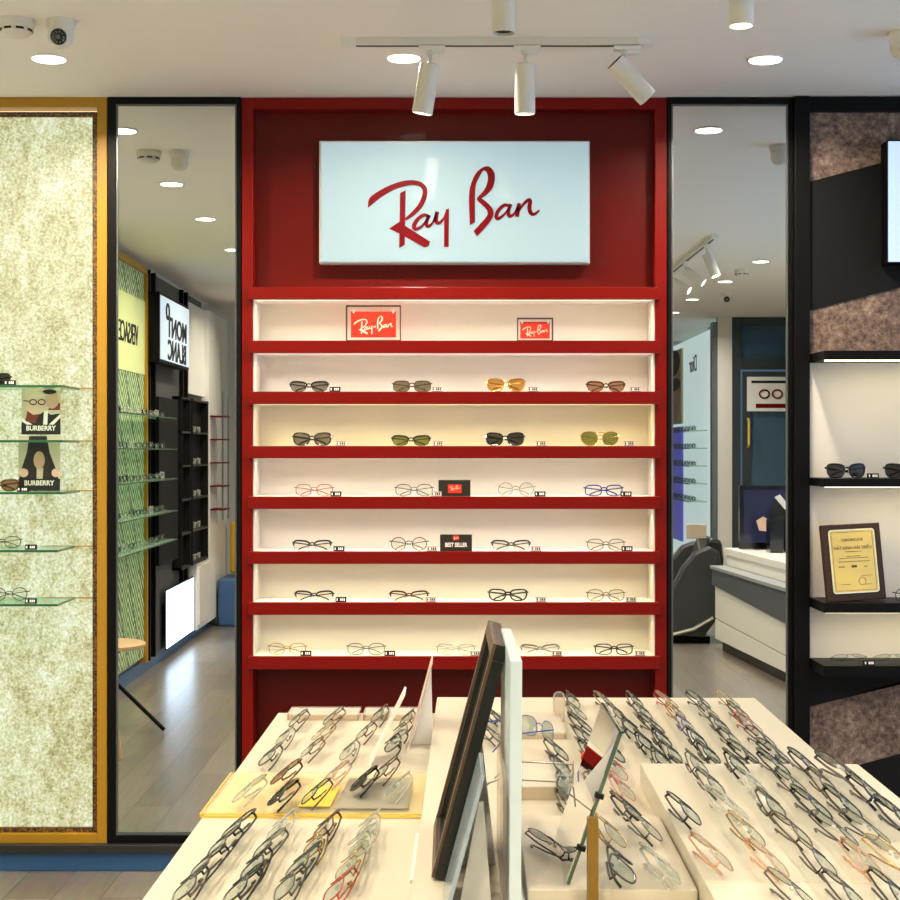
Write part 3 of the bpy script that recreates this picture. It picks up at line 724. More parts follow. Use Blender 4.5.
for i,(x,w) in enumerate([(-1.289,1.67),(-1.303,2.71),(-1.332,3.93),(-1.32,5.2),(-1.32,6.5)]): downlight(x,DW-w,'round recessed ceiling light reflected in the left mirror',group='ceiling lights seen in the left mirror')
for i,(x,w) in enumerate([(2.03,4.5),(2.01,5.65),(1.98,6.94),(2.0,8.1),(2.0,3.3)]): downlight(x,DW-w,'round recessed ceiling light reflected in the right mirror',col=(255,246,232),group='ceiling lights seen in the right mirror')
for x in (-.147,.995):
    for w in (2.0,3.2,4.4,5.6): downlight(x,DW-w,'round recessed ceiling light behind the viewer',power=(1.5 if w<4 else 14),group='ceiling lights behind the viewer')

def detector(x,y,label,group='smoke detectors on the ceiling'):
    t=thing('smoke_detector',label,'smoke detector',(x,y,CEIL),group)
    MB().lathe([(.052,0),(.052,-.016),(.048,-.024)],(x,y,CEIL),k=36).build('base',M['white_metal'],t,smooth=True)
    cv=MB().lathe([(.046,-.024),(.044,-.036),(.030,-.046),(.010,-.049)],(x,y,CEIL),k=36).build('cover',M['white_metal'],t,smooth=True)
    m=MB()
    for k in range(8):
        a=2*PI*(k+.5)/8+.1; c=Vector((x+.0455*math.cos(a),y+.0455*math.sin(a),CEIL-.031)); tt=Vector((-math.sin(a),math.cos(a),0))
        n=Vector((math.cos(a),math.sin(a),0))
        m.hexa([c-tt*.011-Z_*.003,c+tt*.011-Z_*.003,c+tt*.011+Z_*.003,c-tt*.011+Z_*.003],[c-tt*.011-Z_*.003-n*.004,c+tt*.011-Z_*.003-n*.004,c+tt*.011+Z_*.003-n*.004,c-tt*.011+Z_*.003-n*.004])
    m.build('vent_slots',M['black_matt'],cv)
detector(-1.245,4.27,'white smoke detector left of the dome camera on the ceiling')
detector(2.0,.22,'white smoke detector reflected in the right mirror')
def dome(x,y,label,look,group='dome cameras on the ceiling'):
    t=thing('dome_camera',label,'security camera',(x,y,CEIL),group)
    MB().lathe([(.041,0),(.041,-.010),(.040,-.020),(.037,-.030),(.033,-.034)],(x,y,CEIL),k=36).build('base',M['white_metal'],t,smooth=True)
    c=Vector((x,y,CEIL-.045)); bl=MB().ell(c,.037,.037,.037,24,16).build('ball',M['white_metal'],t,smooth=True)
    lk=Vector(look).normalized()
    MB().lathe([(.023,.028),(.023,.0335),(.018,.037)],c,lk,24).build('lens_cover',M['black_gloss'],bl,smooth=True)
    m=MB(); a=lk.cross(Z_).normalized(); bb=lk.cross(a)
    for k in range(10):
        p=c+lk*.0375+a*.0145*math.cos(2*PI*k/10)+bb*.0145*math.sin(2*PI*k/10); m.ell(p,.0026,.0026,.0026,8,6)
    m.lathe([(.007,.036),(.006,.040)],c,lk,14); m.build('infrared_leds',M['grey'],bl)
dome(-1.118,4.27,'white dome camera beside the smoke detector on the ceiling',(.06,-1,-.35))
dome(1.335,4.39,'white dome camera at the right edge of the ceiling',(.22,-.9,-.35))
dome(2.17,-1.26,'white dome camera reflected in the right mirror',(-.1,1,-.3))

def track(p0,p1,label,group):
    p0,p1=Vector(p0),Vector(p1); c=(p0+p1)/2; t=thing('light_track',label,'light track',c,group)
    d=(p1-p0).normalized(); s=Vector((-d.y,d.x,0))
    def bar(a,b_,hw,z0,z1,nm,m):
        k=MB(); k.hexa([a-s*hw+Z_*z0,b_-s*hw+Z_*z0,b_+s*hw+Z_*z0,a+s*hw+Z_*z0][::-1],[a-s*hw+Z_*z1,b_-s*hw+Z_*z1,b_+s*hw+Z_*z1,a+s*hw+Z_*z1][::-1]); return k.build(nm,m,t)
    bar(p0,p1,.018,-.022,0,'rail',M['white_metal'])
    bar(p0+d*.02,p1-d*.02,.005,-.0235,-.0215,'slot',M['black_matt'])
    for e in (p0,p1): k=(1 if e is p0 else -1); bar(e-d*.014*k,e+d*.03*k,.0195,-.024,0,'end_cap',M['white'])
    return t
tr_y=4.46; tz=CEIL
track((wx(346,tr_y),tr_y,CEIL),(wx(648,tr_y),tr_y,CEIL),'white track rail with black slot across the ceiling above the sign','light track')
def spot(base,axis,label,group,power,col=(255,240,214),adapter=True,tdir=X_,lit=True,head=.147,r=.031,back=.004,drop=0.0):
    base=Vector(base); ax=Vector(axis).normalized(); t=thing('spotlight',label,'spotlight',base,group)
    o=base.copy()
    if adapter:
        s=Vector((-tdir.y,tdir.x,0)); m=MB()
        a=base+Z_*-.024
        m.hexa([a-tdir*.04-s*.015,a+tdir*.04-s*.015,a+tdir*.04+s*.015,a-tdir*.04+s*.015],[a-tdir*.04-s*.015-Z_*.012,a+tdir*.04-s*.015-Z_*.012,a+tdir*.04+s*.015-Z_*.012,a-tdir*.04+s*.015-Z_*.012])
        m.hexa([a-tdir*.0-s*.014-Z_*.012,a+tdir*.036-s*.014-Z_*.012,a+tdir*.036+s*.014-Z_*.012,a-tdir*.0+s*.014-Z_*.012],[a-tdir*.0-s*.014-Z_*.024,a+tdir*.036-s*.014-Z_*.024,a+tdir*.036+s*.014-Z_*.024,a-tdir*.0+s*.014-Z_*.024])
        m.build('adapter',M['white'],t,bevel=.001)
        MB().lathe([(.013,-.036),(.013,-.047),(.006,-.050),(.006,-.080-drop)],base-tdir*.006,k=16).build('stem',M['white_metal'],t,smooth=True)
        piv=base-Z_*(.082+drop)-tdir*.006
        st=piv-ax*back
    else: st=base
    MB().lathe([(r-.004,.001),(r,0),(r,head-.002),(r-.003,head),(r-.004,head-.012)],st,ax,32).build('cylinder',M['white_metal'],t,smooth=True)
    if adapter: MB().lathe([(r-.003,-.001),(r-.003,.0008)],st,ax,32).build('rear_cap',M['black_matt'],t)
    if lit:
        MB().lathe([(r-.0045,head-.011),(r-.0045,head-.008),(r*.4,head-.006)],st,ax,32).build('lamp_lens',M['led_face'],t)
        L=bpy.data.lights.new('spot_lamp','SPOT'); L.energy=power; L.color=lin(col)[:3]; L.spot_size=math.radians(70); L.spot_blend=.6; L.shadow_soft_size=.025
        lo=bpy.data.objects.new('spot_lamp',L); C.objects.link(lo); lo.parent=t; lo.location=st+ax*(head+.004)-t.location; lo.rotation_euler=ax.to_track_quat('-Z','Y').to_euler()
    else: MB().lathe([(r-.0045,head-.011),(r-.0045,head-.008)],st,ax,32).build('lamp_lens',M['black_matt'],t)
    return t
TG='track spotlights above the sign'
spot((wx(432,tr_y),tr_y,CEIL),(-.17,.10,-1),'left white track spotlight, tilted slightly left',TG,14)
spot((wx(527,tr_y),tr_y,CEIL),(0,.08,-1),'middle white track spotlight hanging straight down',TG,14)
spot((wx(627,tr_y),tr_y,CEIL),(1.02,.25,-1),'right white track spotlight, swung out to the right',TG,14,back=.045,drop=.022)
spot((wx(503.5,3.88),3.88,CEIL),(0,.0,-1),'unlit white ceiling cylinder light above the middle track spotlight','ceiling cylinder lights',0,adapter=False,lit=False)
spot((wx(741,3.7),3.7,CEIL),(0,.0,-1),'lit white ceiling cylinder light at upper right','ceiling cylinder lights',8,adapter=False,head=.180)
track((1.515,1.9,CEIL),(1.52,-.1,CEIL),'white track rail reflected in the right mirror','light track in the mirror')
for k,(yy,ax) in enumerate(((1.65,(.35,.25,-1)),(.85,(.8,.3,-.6)),(.25,(.8,.4,-.5)))):
    spot((1.517,yy,CEIL),ax,'white track spotlight reflected in the right mirror','track spotlights in the mirror',10,tdir=Y_)

# ------------------------------------------------------------------ display tables (turned a hair clockwise)
PHI=-20/F; CO,SI=math.cos(PHI),math.sin(PHI)
def T(p): return Vector((p.x*CO-p.y*SI, p.x*SI+p.y*CO, p.z))
def Ti(p): return Vector((p.x*CO+p.y*SI, -p.x*SI+p.y*CO, p.z))
ZL,ZT,ZM,ZC=.863,.90,.94,.918
xl0,xs,xr0=-.443,-.076,.655
def tbox(name,a,m,parent=None,bevel=.002): return MB(T).box(*a).build(name,m,parent,bevel=bevel)
def table(name,label,x0,x1,y0,y1,z):
    c=T(Vector(((x0+x1)/2,(y0+y1)/2,0))); t=thing(name,label,'table',c)
    tbox('top',(x0,x1,y0,y1,z-.03,z),M['table'],t); tbox('body',(x0+.015,x1-.015,y0+.015,y1-.015,.08,z-.03),M['table'],t); tbox('plinth',(x0+.05,x1-.05,y0+.05,y1-.05,0,.08),M['dark_grey'],t)
table('display_table','lower white display table at left carrying the yellow tray',xl0,xs-.001,1.15,3.43,ZL)
table('display_table','higher white display table at right with many rows of eyeglasses',xs,xr0,1.15,3.43,ZT)
def riser(a,label): return tag(tbox('display_riser',a,M['table']),label,'riser','white risers on the right table')
riser((.288,.655,1.832,2.52,ZT,ZM),'large white riser block along the right side of the table')
riser((.288,.655,1.2,1.83,ZT,ZM),'white riser block at the lower right corner of view')
riser((.072,.286,1.87,2.25,ZT,ZC),'low white riser block in the middle beside the leaning glass mirror')
# yellow tray
ty=thing('acrylic_tray','yellow clear acrylic tray across the left table','tray',T(Vector((-.26,2.6,ZL))))
ya,yb_=2.45,2.765
tbox('tray_sheet',(xl0-.001,xs-.004,ya,yb_,ZL+.0045,ZL+.0075),clear_mat('yellow_acrylic_sheet',(253,248,231),.05,.1,.4),ty,bevel=0)
m=MB(T); m.box(xl0-.001,xs-.004,ya-.002,ya,ZL+.0045,ZL+.0075); m.box(xl0-.001,xs-.004,ya-.002,ya,ZL+.0004,ZL+.0028); m.box(xl0-.003,xl0-.001,ya-.002,yb_,ZL+.0045,ZL+.0075); m.box(xl0-.003,xl0-.001,ya-.002,yb_,ZL+.0004,ZL+.0028); m.build('edge_strip',M['yellow_edge'],ty)
zT=ZL+.0078
def flat_on(name,label,cat,pts,z,m,h=.002,group=None):
    ps=[on_plane(a,b_,z+h) for a,b_ in pts]
    return tag(MB().hexa([Vector((p.x,p.y,z+.0003)) for p in ps],[Vector((p.x,p.y,z+h)) for p in ps]).build(name,m),label,cat,group)
flat_on('yellow_card','bright yellow card under eyeglasses on the acrylic tray','card',[(298,806),(330,806),(340,786),(312,786)],zT,M['yellow_card'])
flat_on('grey_sheet','grey translucent sheet on the right half of the yellow tray','sheet',[(334,808),(408,808),(412,778),(350,778)],zT,M['smoke_acr'])

# eyewear columns
CG='eyeglasses in columns on the white tables'
def column(p0,p1,n,side,words,zf,kinds,jit=.10,sc=1.0,pose='tilt'):
    for i in range(n):
        t=i/(n-1) if n>1 else 0
        # even steps along the table rather than along the picture
        a=on_plane(p0[0],p0[1],zf(*p0)+.016); b_=on_plane(p1[0],p1[1],zf(*p1)+.016)
        q=a.lerp(b_,t)
        z=zfw(q) if zf is zauto else zf(0,0)
        st,fc,lc=kinds[i%len(kinds)]
        rz=math.radians(-92 if side<0 else 92)+random.uniform(-jit,jit)
        nm=NAMES[fc]+' '+STY[st]+(' sunglasses' if lc!='demo' else ' eyeglasses')
        glasses(st,fc,lc,pose,(q.x,q.y,z+.0006),rz,f'{nm}, {ORD[i]} from back in {words}',CG,scale=sc*random.uniform(.96,1.03))
def zL(px=0,py=0): return ZL
def zTr(px=0,py=0): return zT
def zR(px=0,py=0): return ZT
def zM1(px=0,py=0): return ZC
def zM2(px=0,py=0): return ZM
def zauto(px,py): return ZM if py>763 else ZT
def zfw(q):
    l=Ti(q); return ZM if (l.x>.286 and l.y<2.53) else ZT
K=lambda *a:[(s.split()[0],s.split()[1],s.split()[2] if len(s.split())>2 else 'demo') for s in a]
# left table, rear block
column((297,720),(269,757),3,-1,'the rear left column one',zL,K('rect dark','thin gun','square gun','rect dark'))
column((332,718),(310,750),3,-1,'the rear left column two',zL,K('rect brown','thin gold','half brown','square black'))
column((378,716),(348,752),3,-1,'the rear left column three',zL,K('rect brown','half tort','thin gun','square black'))
column((406,720),(392,744),3,-1,'the rear left column four',zL,K('rect tort','thin dark','square black','rect black'))
# tray
for i,(px,py,st,fc,lc,w) in enumerate([(247,793,'square','clear','demo','clear plastic eyeglasses at the left end of the yellow tray'),(284,776,'square','tort','brown','tortoiseshell sunglasses at the back of the yellow tray'),(281,797,'cat','black','dark','black sunglasses at the front of the yellow tray'),
    (334,776,'rect','pink','demo','pink clear eyeglasses at the back of the yellow tray'),(314,795,'rect','black','demo','black eyeglasses on the bright yellow card'),(384,772,'rect','tort','demo','brown eyeglasses behind the grey sheet on the tray'),
    (362,783,'cat','black','dark','dark sunglasses on the grey translucent sheet'),(396,788,'thin','clear','demo','clear eyeglasses at the right end of the yellow tray')]):
    q=on_plane(px,py,zT+.016); glasses(st,fc,lc,'tilt',(q.x,q.y,zT+.0025),math.radians(-98),w,'eyewear on the yellow tray',scale=1.0)
# left table, front block
column((236,828),(188,886),4,-1,'the front left column one',zL,K('square dark','rect dark','rect dark','square gun','square clear','square clear'))
column((279,828),(240,888),4,-1,'the front left column two',zL,K('square clear','rect gun','square dark','square dark','rect black','square dark','square black'))
column((325,828),(287,885),4,-1,'the front left column three',zL,K('square tort','rect gold','square gun','rect gun','square clear','square clear'))
column((367,828),(337,888),4,-1,'the front left column four',zL,K('square clear','square clear','thin gold','rect red','square red'))
# right table
column((574,702),(591,752),5,1,'right table column one',zR,K('rect brown','thin gun','square dark','rect dark','square black','rect dark'))
column((558,752),(571,806),4,1,'the column behind the glass mirror',zR,K('rect dark','square gun','half dark','rect gun','square dark'))
column((606,702),(662,760),5,1,'right table column two',zR,K('half brown','rect dark','square dark','square black','rect dark','thin red'))
column((610,738),(630,812),5,1,'the column touching the glass mirror',zR,K('rect dark','square gun','thin red','rect pink','square dark','rect dark'))
column((636,702),(796,894),12,1,'right table column three',zauto,K('rect dark','rect gun','square dark','square black','rect dark','square gun','thin dark','rect gun','square clear','thin gold','rect amber','thin gun','rect dark'))
column((668,702),(848,894),12,1,'right table column four',zauto,K('thin red','rect gold','half purple','square black','square dark','rect dark','square black','square clear','rect gun','rect brown','thin dark','rect gun','square dark'))
column((700,702),(895,894),12,1,'right table column five',zauto,K('rect dark','thin gun','square gun','half dark','square black','rect dark','square black','rect gun','square black','thin dark','rect amber','rect dark'))
column((730,702),(895,858),11,1,'right table column six',zauto,K('thin gold','square gun','half red','rect dark','square gun','rect dark','square dark','rect brown','square black','thin dark','thin gold'))
column((842,772),(900,820),3,1,'the rightmost table column',zM2,K('square gun','square black','square dark','rect dark'),sc=1.12)
column((686,812),(714,855),2,1,'the short column beside the low block',zM2,K('rect dark','rect amber'))
column((612,834),(622,867),2,1,'the left column of the low riser',zM1,K('thin gold','square gun','square dark'))
column((646,828),(663,868),2,1,'the right column of the low riser',zM1,K('thin gun','square clear','rect dark'))
q=on_plane(553,850,ZC+.01); glasses('thin','dark','demo','tilt',(q.x,q.y,ZC+.0006),math.radians(112),'dark wire eyeglasses alone beside the white upright panel',CG,scale=.9)
q=on_plane(497,722,ZT+.01); glasses('square','dark','demo','tilt',(q.x,q.y,ZT+.0006),math.radians(100),'dark eyeglasses between black mirror and white panel',CG)
q=on_plane(492,738,ZT+.01); glasses('rect','gun','demo','tilt',(q.x,q.y,ZT+.0006),math.radians(100),'gunmetal eyeglasses beside the black leaning mirror',CG)

# ------------------------------------------------------------------ standing things on the tables
# black framed mirror leaning, seen from its edge
def lean_panel(x_bot,z_bot,x_top,z_top,y0,y1,th):   # section leaning in x, running along y; returns builder of a sub-slab
    u=Vector((x_top-x_bot,0,z_top-z_bot)); Hh=u.length; u.normalize(); n=Vector((-u.z,0,u.x))   # n points left/up
    def slab(v0,v1,w0,w1,t0,t1):
        pts=[]
        for t in (t0,t1):
            pts.append([Vector((x_bot,0,z_bot))+u*a+n*t+Vector((0,b_,0)) for a,b_ in ((v0,w0),(v1,w0),(v1,w1),(v0,w1))])
        return pts
    return slab,Hh
lm=thing('table_mirror','black framed mirror leaning on the table, seen from its edge','mirror',(.03,2.1,ZT))
slab,Hh=lean_panel(-.012,ZT+.002,  .070,1.211,1.965,2.235,.016)
m=MB(); fw=.022; y0,y1=1.965,2.235
for a in ((0,fw,y0,y1),(Hh-fw,Hh,y0,y1),(fw,Hh-fw,y0,y0+fw),(fw,Hh-fw,y1-fw,y1)): m.hexa(*slab(*a,-.007,.009))
m.build('frame',mat('mirror_frame_black',(22,24,20),.3),lm,bevel=.001)
m=MB()
for a in ((0,fw*.8,y0,y1),(Hh-fw*.8,Hh,y0,y1),(fw*.8,Hh-fw*.8,y0,y0+fw*.8),(fw*.8,Hh-fw*.8,y1-fw*.8,y1)): m.hexa(*slab(*a,.009,.013))
m.build('moulding',M['brown_frame'],lm)
m=MB(); m.hexa(*slab(fw-.002,Hh-fw+.002,y0+fw-.002,y1-fw+.002,-.002,.005)); m.build('mirror_glass',M['mirror'],lm)
m=MB(); m.hexa(*[[Vector(p) for p in g] for g in ([(.036,2.04,1.09),(.016,2.04,ZT+.001),(.063,2.04,ZT+.001),(.042,2.04,1.09)],[(.036,2.05,1.09),(.016,2.05,ZT+.001),(.063,2.05,ZT+.001),(.042,2.05,1.09)])]); m.build('easel_leg',M['white'],lm)
# white upright panel
wp=thing('upright_panel','tall white upright panel standing beside the black leaning mirror','panel',(.09,1.95,ZT))
m=MB(); m.hexa([(.0715,1.80,ZT+.006),(.0860,1.80,ZT+.006),(.0875,1.80,1.2145),(.0730,1.80,1.2145)][::-1],[(.0715,2.13,ZT+.006),(.0860,2.13,ZT+.006),(.0875,2.13,1.2145),(.0730,2.13,1.2145)][::-1]); m.build('board',mat('pale_panel',(188,204,210),.3),wp,bevel=.001)
MB().box(.066,.094,1.82,2.11,ZT+.0004,ZT+.006).build('foot',M['white'],wp)
MB().box(.066,.0712,1.85,2.1,ZT+.007,1.06).build('acrylic_sheet',M['clear_edge'],wp)
# glass mirror leaning left
gm=thing('glass_mirror','small frameless glass mirror leaning among eyeglasses with green edge','mirror',(.18,2.0,ZC))
slab,Hh=lean_panel(.150,ZC+.002,.2175,1.113,1.885,2.10,.006)
m=MB(); m.hexa(*slab(0,Hh,1.888,2.10,.0005,.003)); m.build('mirror_glass',M['mirror'],gm)
m=MB(); m.hexa(*slab(0,Hh,1.885,1.888,-.002,.002)); m.hexa(*slab(Hh-.002,Hh,1.885,2.10,-.003,.003)); m.build('glass_edge',M['green_edge'],gm)
m=MB(); m.hexa(*slab(0,Hh,1.888,2.10,-.003,.0003)); m.build('backing',M['white_metal'],gm)
for v in (.045,.115): MB().hexa(*slab(v,v+.006,1.882,1.892,-.006,.005)).build('clip',M['black_matt'],gm)
m=MB(); m.box(.171,.184,1.842,1.860,ZT+.0005,1.012); m.build('ochre_support',mat('ochre_support',(122,90,10),.4),gm)
bm_=thing('glass_mirror','pale glass sheet leaning behind the foot of the black framed mirror','mirror',(.02,1.85,ZT))
slab,Hh=lean_panel(-.006,ZT+.001,.040,1.075,1.80,1.94,.005)
m=MB(); m.hexa(*slab(0,Hh,1.80,1.94,-.0025,.0025)); m.build('glass_sheet',mat('sheet_blue_grey',(140,156,168),.15),bm_)
m=MB(); m.hexa([(.012,1.86,ZT+.001),(.052,1.86,ZT+.001),(.042,1.86,1.03),(.036,1.86,1.03)],[(.012,1.864,ZT+.001),(.052,1.864,ZT+.001),(.042,1.864,1.03),(.036,1.864,1.03)]); m.build('gusset',M['white'],bm_)
# tent card and leaning card at the back
tc=thing('tent_card','small white tent card at the back edge of the left table','card',(-.06,3.06,ZL))
slab,Hh=lean_panel(-.083,ZL+.001,-.037,1.034,3.03,3.16,.004)
m=MB(); m.hexa(*slab(0,Hh,3.03,3.16,-.0015,.0015)); m.build('front_sheet',mat('tent_card_print',(208,186,178),.4),tc)
m=MB(); m.hexa([(-.079,3.06,ZL+.001),(-.037,3.06,ZL+.001),(-.036,3.06,ZL+.04),(-.0385,3.06,1.02)],[(-.079,3.064,ZL+.001),(-.037,3.064,ZL+.001),(-.036,3.064,ZL+.04),(-.0385,3.064,1.02)]); m.build('gusset',M['white'],tc)
slab,Hh=lean_panel(-.155,ZL+.001,-.088,1.0,2.85,2.95,.004)
m=MB(); m.hexa(*slab(0,Hh,2.85,2.95,-.002,.002)); tag(m.build('leaning_card',M['white']),'thin white card leaning between eyeglasses on the left table','card')
# acrylic risers
def acr(x0,x1,y0,y1,z0,h,label):
    t=thing('acrylic_stand',label,'stand',T(Vector(((x0+x1)/2,(y0+y1)/2,z0))),'clear acrylic stands on the tables')
    MB(T).box(x0,x1,y0,y1,z0+h-.003,z0+h).build('sheet',M['clear'],t)
    m=MB(T); m.box(x0,x1,y0,y0+.003,z0+.0004,z0+h-.003); m.box(x0,x0+.003,y0+.003,y1,z0+.0004,z0+h-.003); m.box(x1-.003,x1,y0+.003,y1,z0+.0004,z0+h-.003); m.build('legs',M['clear_edge'],t)
acr(-.41,-.25,3.33,3.42,ZL,.016,'clear acrylic stand at the back left corner of the table')
acr(-.24,-.09,3.33,3.42,ZL,.016,'clear acrylic stand along the back edge behind the leaning card')
acr(.055,.19,2.93,3.15,ZT,.014,'pinkish clear acrylic stand under the blue eyeglasses')
acr(.07,.165,2.42,2.62,ZT,.024,'clear acrylic stand in the middle behind the white upright panel')
q=on_plane(538,722,ZT+.04); glasses('thin','blue','demo','open',(q.x,q.y-.05,ZT+.0148),math.radians(118),'blue eyeglasses with open temples on the clear stand',CG)
q=on_plane(545,768,ZT+.06); glasses('thin','silver','demo','open',(q.x+.04,q.y-.02,ZT+.0248),math.radians(75),'silver eyeglasses with open temples on the middle clear stand',CG)
kn=thing('display_stand','clear acrylic post with rounded top beside the blue eyeglasses','stand',P(559,725,3.15))
p=P(559,725,3.12); MB().lathe([(.013,0),(.013,.05),(.011,.058),(.006,.062)],(p.x,p.y,ZT+.0005),k=20).build('post',M['clear_edge'],kn,smooth=True)
q=on_plane(585,758,ZT+.01); rt=MB().ell((q.x,q.y,ZT+.011),.008,.006,.011,14,10).build('security_tag',mat('tag_red',(206,62,36),.3,coat=.3),smooth=True); tag(rt,'small red security tag on the right table','tag')
flat_on('plastic_riser','small flat white plastic plate at the front of left table','plate',[(410,880),(430,880),(433,833),(416,833)],ZL,M['white'],.006)

# ------------------------------------------------------------------ the shop behind the viewer, seen in the mirrors
LM='reflected in the left mirror'; RM='reflected in the right mirror'
xw=XL
gp=thing('pattern_display',f'green herringbone panel with black lettering {LM}','panel',(xw,1.5,.1))
hb=herring_mat()
MB().box(xw,xw+.05,.70,2.4,.12,2.62).build('patterned_board',hb,gp)
MB().box(xw+.05,xw+.056,.70,2.4,1.96,2.44).build('name_band',mat('name_band',(206,214,150),.5,emit=(206,214,150),es=.2),gp)
text_polys(MB(),'VERSACE',.185,(xw+.058,1.19,2.19),FACE['left'],.004,sx=.74).build('lettering',M['black_ink'],gp)
m=MB(); m.box(xw,xw+.07,.66,.70,.08,2.66); m.box(xw,xw+.07,.66,2.4,2.62,2.66); m.build('frame',M['ochre'],gp)
for k,z in enumerate((1.686,1.48,1.28,1.065,.87)):
    r=thing('glass_shelf',f'glass shelf on the green panel {LM}','shelf',(xw+.1,1.3,z),'glass shelves in the left mirror')
    MB().box(xw+.072,-1.85,.35,2.3,z-.008,z).build('glass_plate',M['shelf_glass'],r); MB().box(-1.85,-1.848,.35,2.3,z-.008,z).build('front_edge',M['green_edge'],r)
    for j in range(9):
        st,fc=random.choice([('square','black'),('rect','dark'),('thin','silver'),('square','clear'),('rect','gun')])
        glasses(st,fc,'demo','up',(-1.92,.45+j*.19,z+.0006),math.radians(90),f'eyeglasses on a glass shelf {LM}','eyeglasses on the shelves in the left mirror')
bu=thing('display_unit',f'black wall unit with shelves {LM}','cabinet',(xw,-.3,0))
MB().box(xw,xw+.04,-1.6,.62,.08,2.66).build('back_board',mat('unit_grey',(74,72,72),.5),bu)
m=MB()
for yy in (.60,.42,-.62,-.80): m.box(xw+.04,xw+.07,yy-.03,yy,.08,2.66)
m.build('upright',M['black'],bu)
MB().box(xw+.04,xw+.09,-.30,.40,.69,1.83).build('black_board',M['black_matt'],bu)
for (ya_,yb2) in ((-.72,-.34),(-1.52,-.80)):
    m=MB(); m.box(xw+.04,xw+.11,ya_,ya_+.02,.6,1.86); m.box(xw+.04,xw+.11,yb2-.02,yb2,.6,1.86); m.box(xw+.04,xw+.05,ya_,yb2,.6,1.86); m.build('niche_box',M['black_matt'],bu)
    m=MB()
    for k in range(6): m.box(xw+.05,xw+.112,ya_,yb2,.6+k*.248,.615+k*.248)
    m.build('shelf',M['dark_grey'],bu)
for k in range(5):
    for j in range(3): glasses('square','clear','demo','up',(xw+.07,-1.35+j*.2,.6155+k*.248),math.radians(90),f'eyeglasses in a black niche {LM}','eyeglasses in the niches in the left mirror')
mb_=thing('lightbox_sign',f'white lightbox with black lettering {LM}','sign',(-1.95,.1,2.05))
MB().box(xw+.072,-1.905,-.43,.66,2.05,2.51).build('housing',M['black'],mb_)
MB().box(-1.905,-1.9,-.41,.64,2.07,2.49).build('light_face',mat('mirror_sign_face',(160,165,170),.3,emit=(214,232,246),es=.9),mb_)
m=MB(); text_polys(m,'MONT',.19,(-1.898,.06,2.295),FACE['left'],.004,sx=1.3,bold=.004); text_polys(m,'BLANC',.19,(-1.898,.06,2.14),FACE['left'],.004,sx=1.15,bold=.004)
m.tube([(-1.898,.42+.05*math.cos(k*PI/8),2.40+.05*math.sin(k*PI/8)) for k in range(16)],.008,6,closed=True); m.build('lettering',M['black_ink'],mb_)
lb=thing('light_box',f'low glowing white panel {LM}','light panel',(-1.99,-.45,.06))
MB().box(xw+.072,-1.97,-1.0,.10,.08,.50).build('housing',M['black'],lb); MB().box(-1.97,-1.966,-.99,.09,.09,.49).build('light_face',M['low_box'],lb)
wc=thing('wall_cabinet',f'white cabinet with racks {LM}','cabinet',(xw,-1.7,0))
MB().box(xw,xw+.10,-1.62,-1.05,.08,.60).build('body',M['white'],wc)
MB().box(xw+.10,xw+.112,-1.58,-1.09,.12,.57).build('door',M['white_panel'],wc)
MB().box(xw,xw+.10,-2.6,-1.62,.08,2.6).build('back_board',M['white'],wc)
MB().box(xw,xw+.06,-1.62,-.9,1.9,2.6).build('upper_board',M['white'],wc)
m=MB()
for k in range(5): m.box(xw+.10,xw+.22,-1.95,-1.66,.98+k*.19,.99+k*.19)
m.build('rack_shelf',M['red_ink'],wc)
m=MB()
for yy in (-1.66,-1.95): m.box(xw+.2,xw+.21,yy-.01,yy,.9,1.95)
m.build('rack_post',M['grey'],wc)
tag(MB().box(xw+.12,-1.45,-2.45,-1.95,0,.40).build('bench',mat('bench_blue',(58,92,140),.5),bevel=.02),f'blue upholstered bench {LM}','bench')
tag(MB().box(xw+.14,-1.6,-2.55,-2.47,.40,.85).build('cushion',mat('cushion_yellow',(220,170,40),.6),bevel=.02),f'yellow back cushion above blue bench {LM}','cushion')
tag(MB().box(-1.79,-1.70,-2.1,-2.0,.0,CEIL-.002).build('column_panel',M['ochre'],bevel=.003),f'ochre post at the end of the shop {LM}','post')
# stool and side table whose legs show at the mirror's edge
stl=thing('stool',f'wooden stool with splayed legs {LM}','stool',(-1.76,3.36,0))
MB().lathe([(.15,.68),(.16,.69),(.16,.71),(.15,.715)],(-1.76,3.36,0),k=32).build('seat',M['light_wood'],stl,smooth=True)
for a in (0,1,2,3):
    an=math.radians(0+90*a); c=Vector((math.cos(an),math.sin(an),0)); MB().tube([Vector((-1.76,3.36,0))+c*.195+Z_*.002,Vector((-1.76,3.36,.68))+c*.10],.014,8).build('leg',M['light_wood'],stl,smooth=True)
sd=thing('side_table',f'round side table with slanting black legs {LM}','table',(-1.80,2.66,0))
MB().lathe([(.20,.44),(.21,.445),(.21,.46),(.20,.465)],(-1.80,2.66,0),k=32).build('top',M['light_wood'],sd,smooth=True)
for a in (0,120,240):
    an=math.radians(a); c=Vector((math.cos(an),math.sin(an),0)); MB().tube([Vector((-1.80,2.66,0))+c*.31+Z_*.011,Vector((-1.80,2.66,.44))-c*.13],.011,8).build('leg',M['black'],sd,smooth=True)

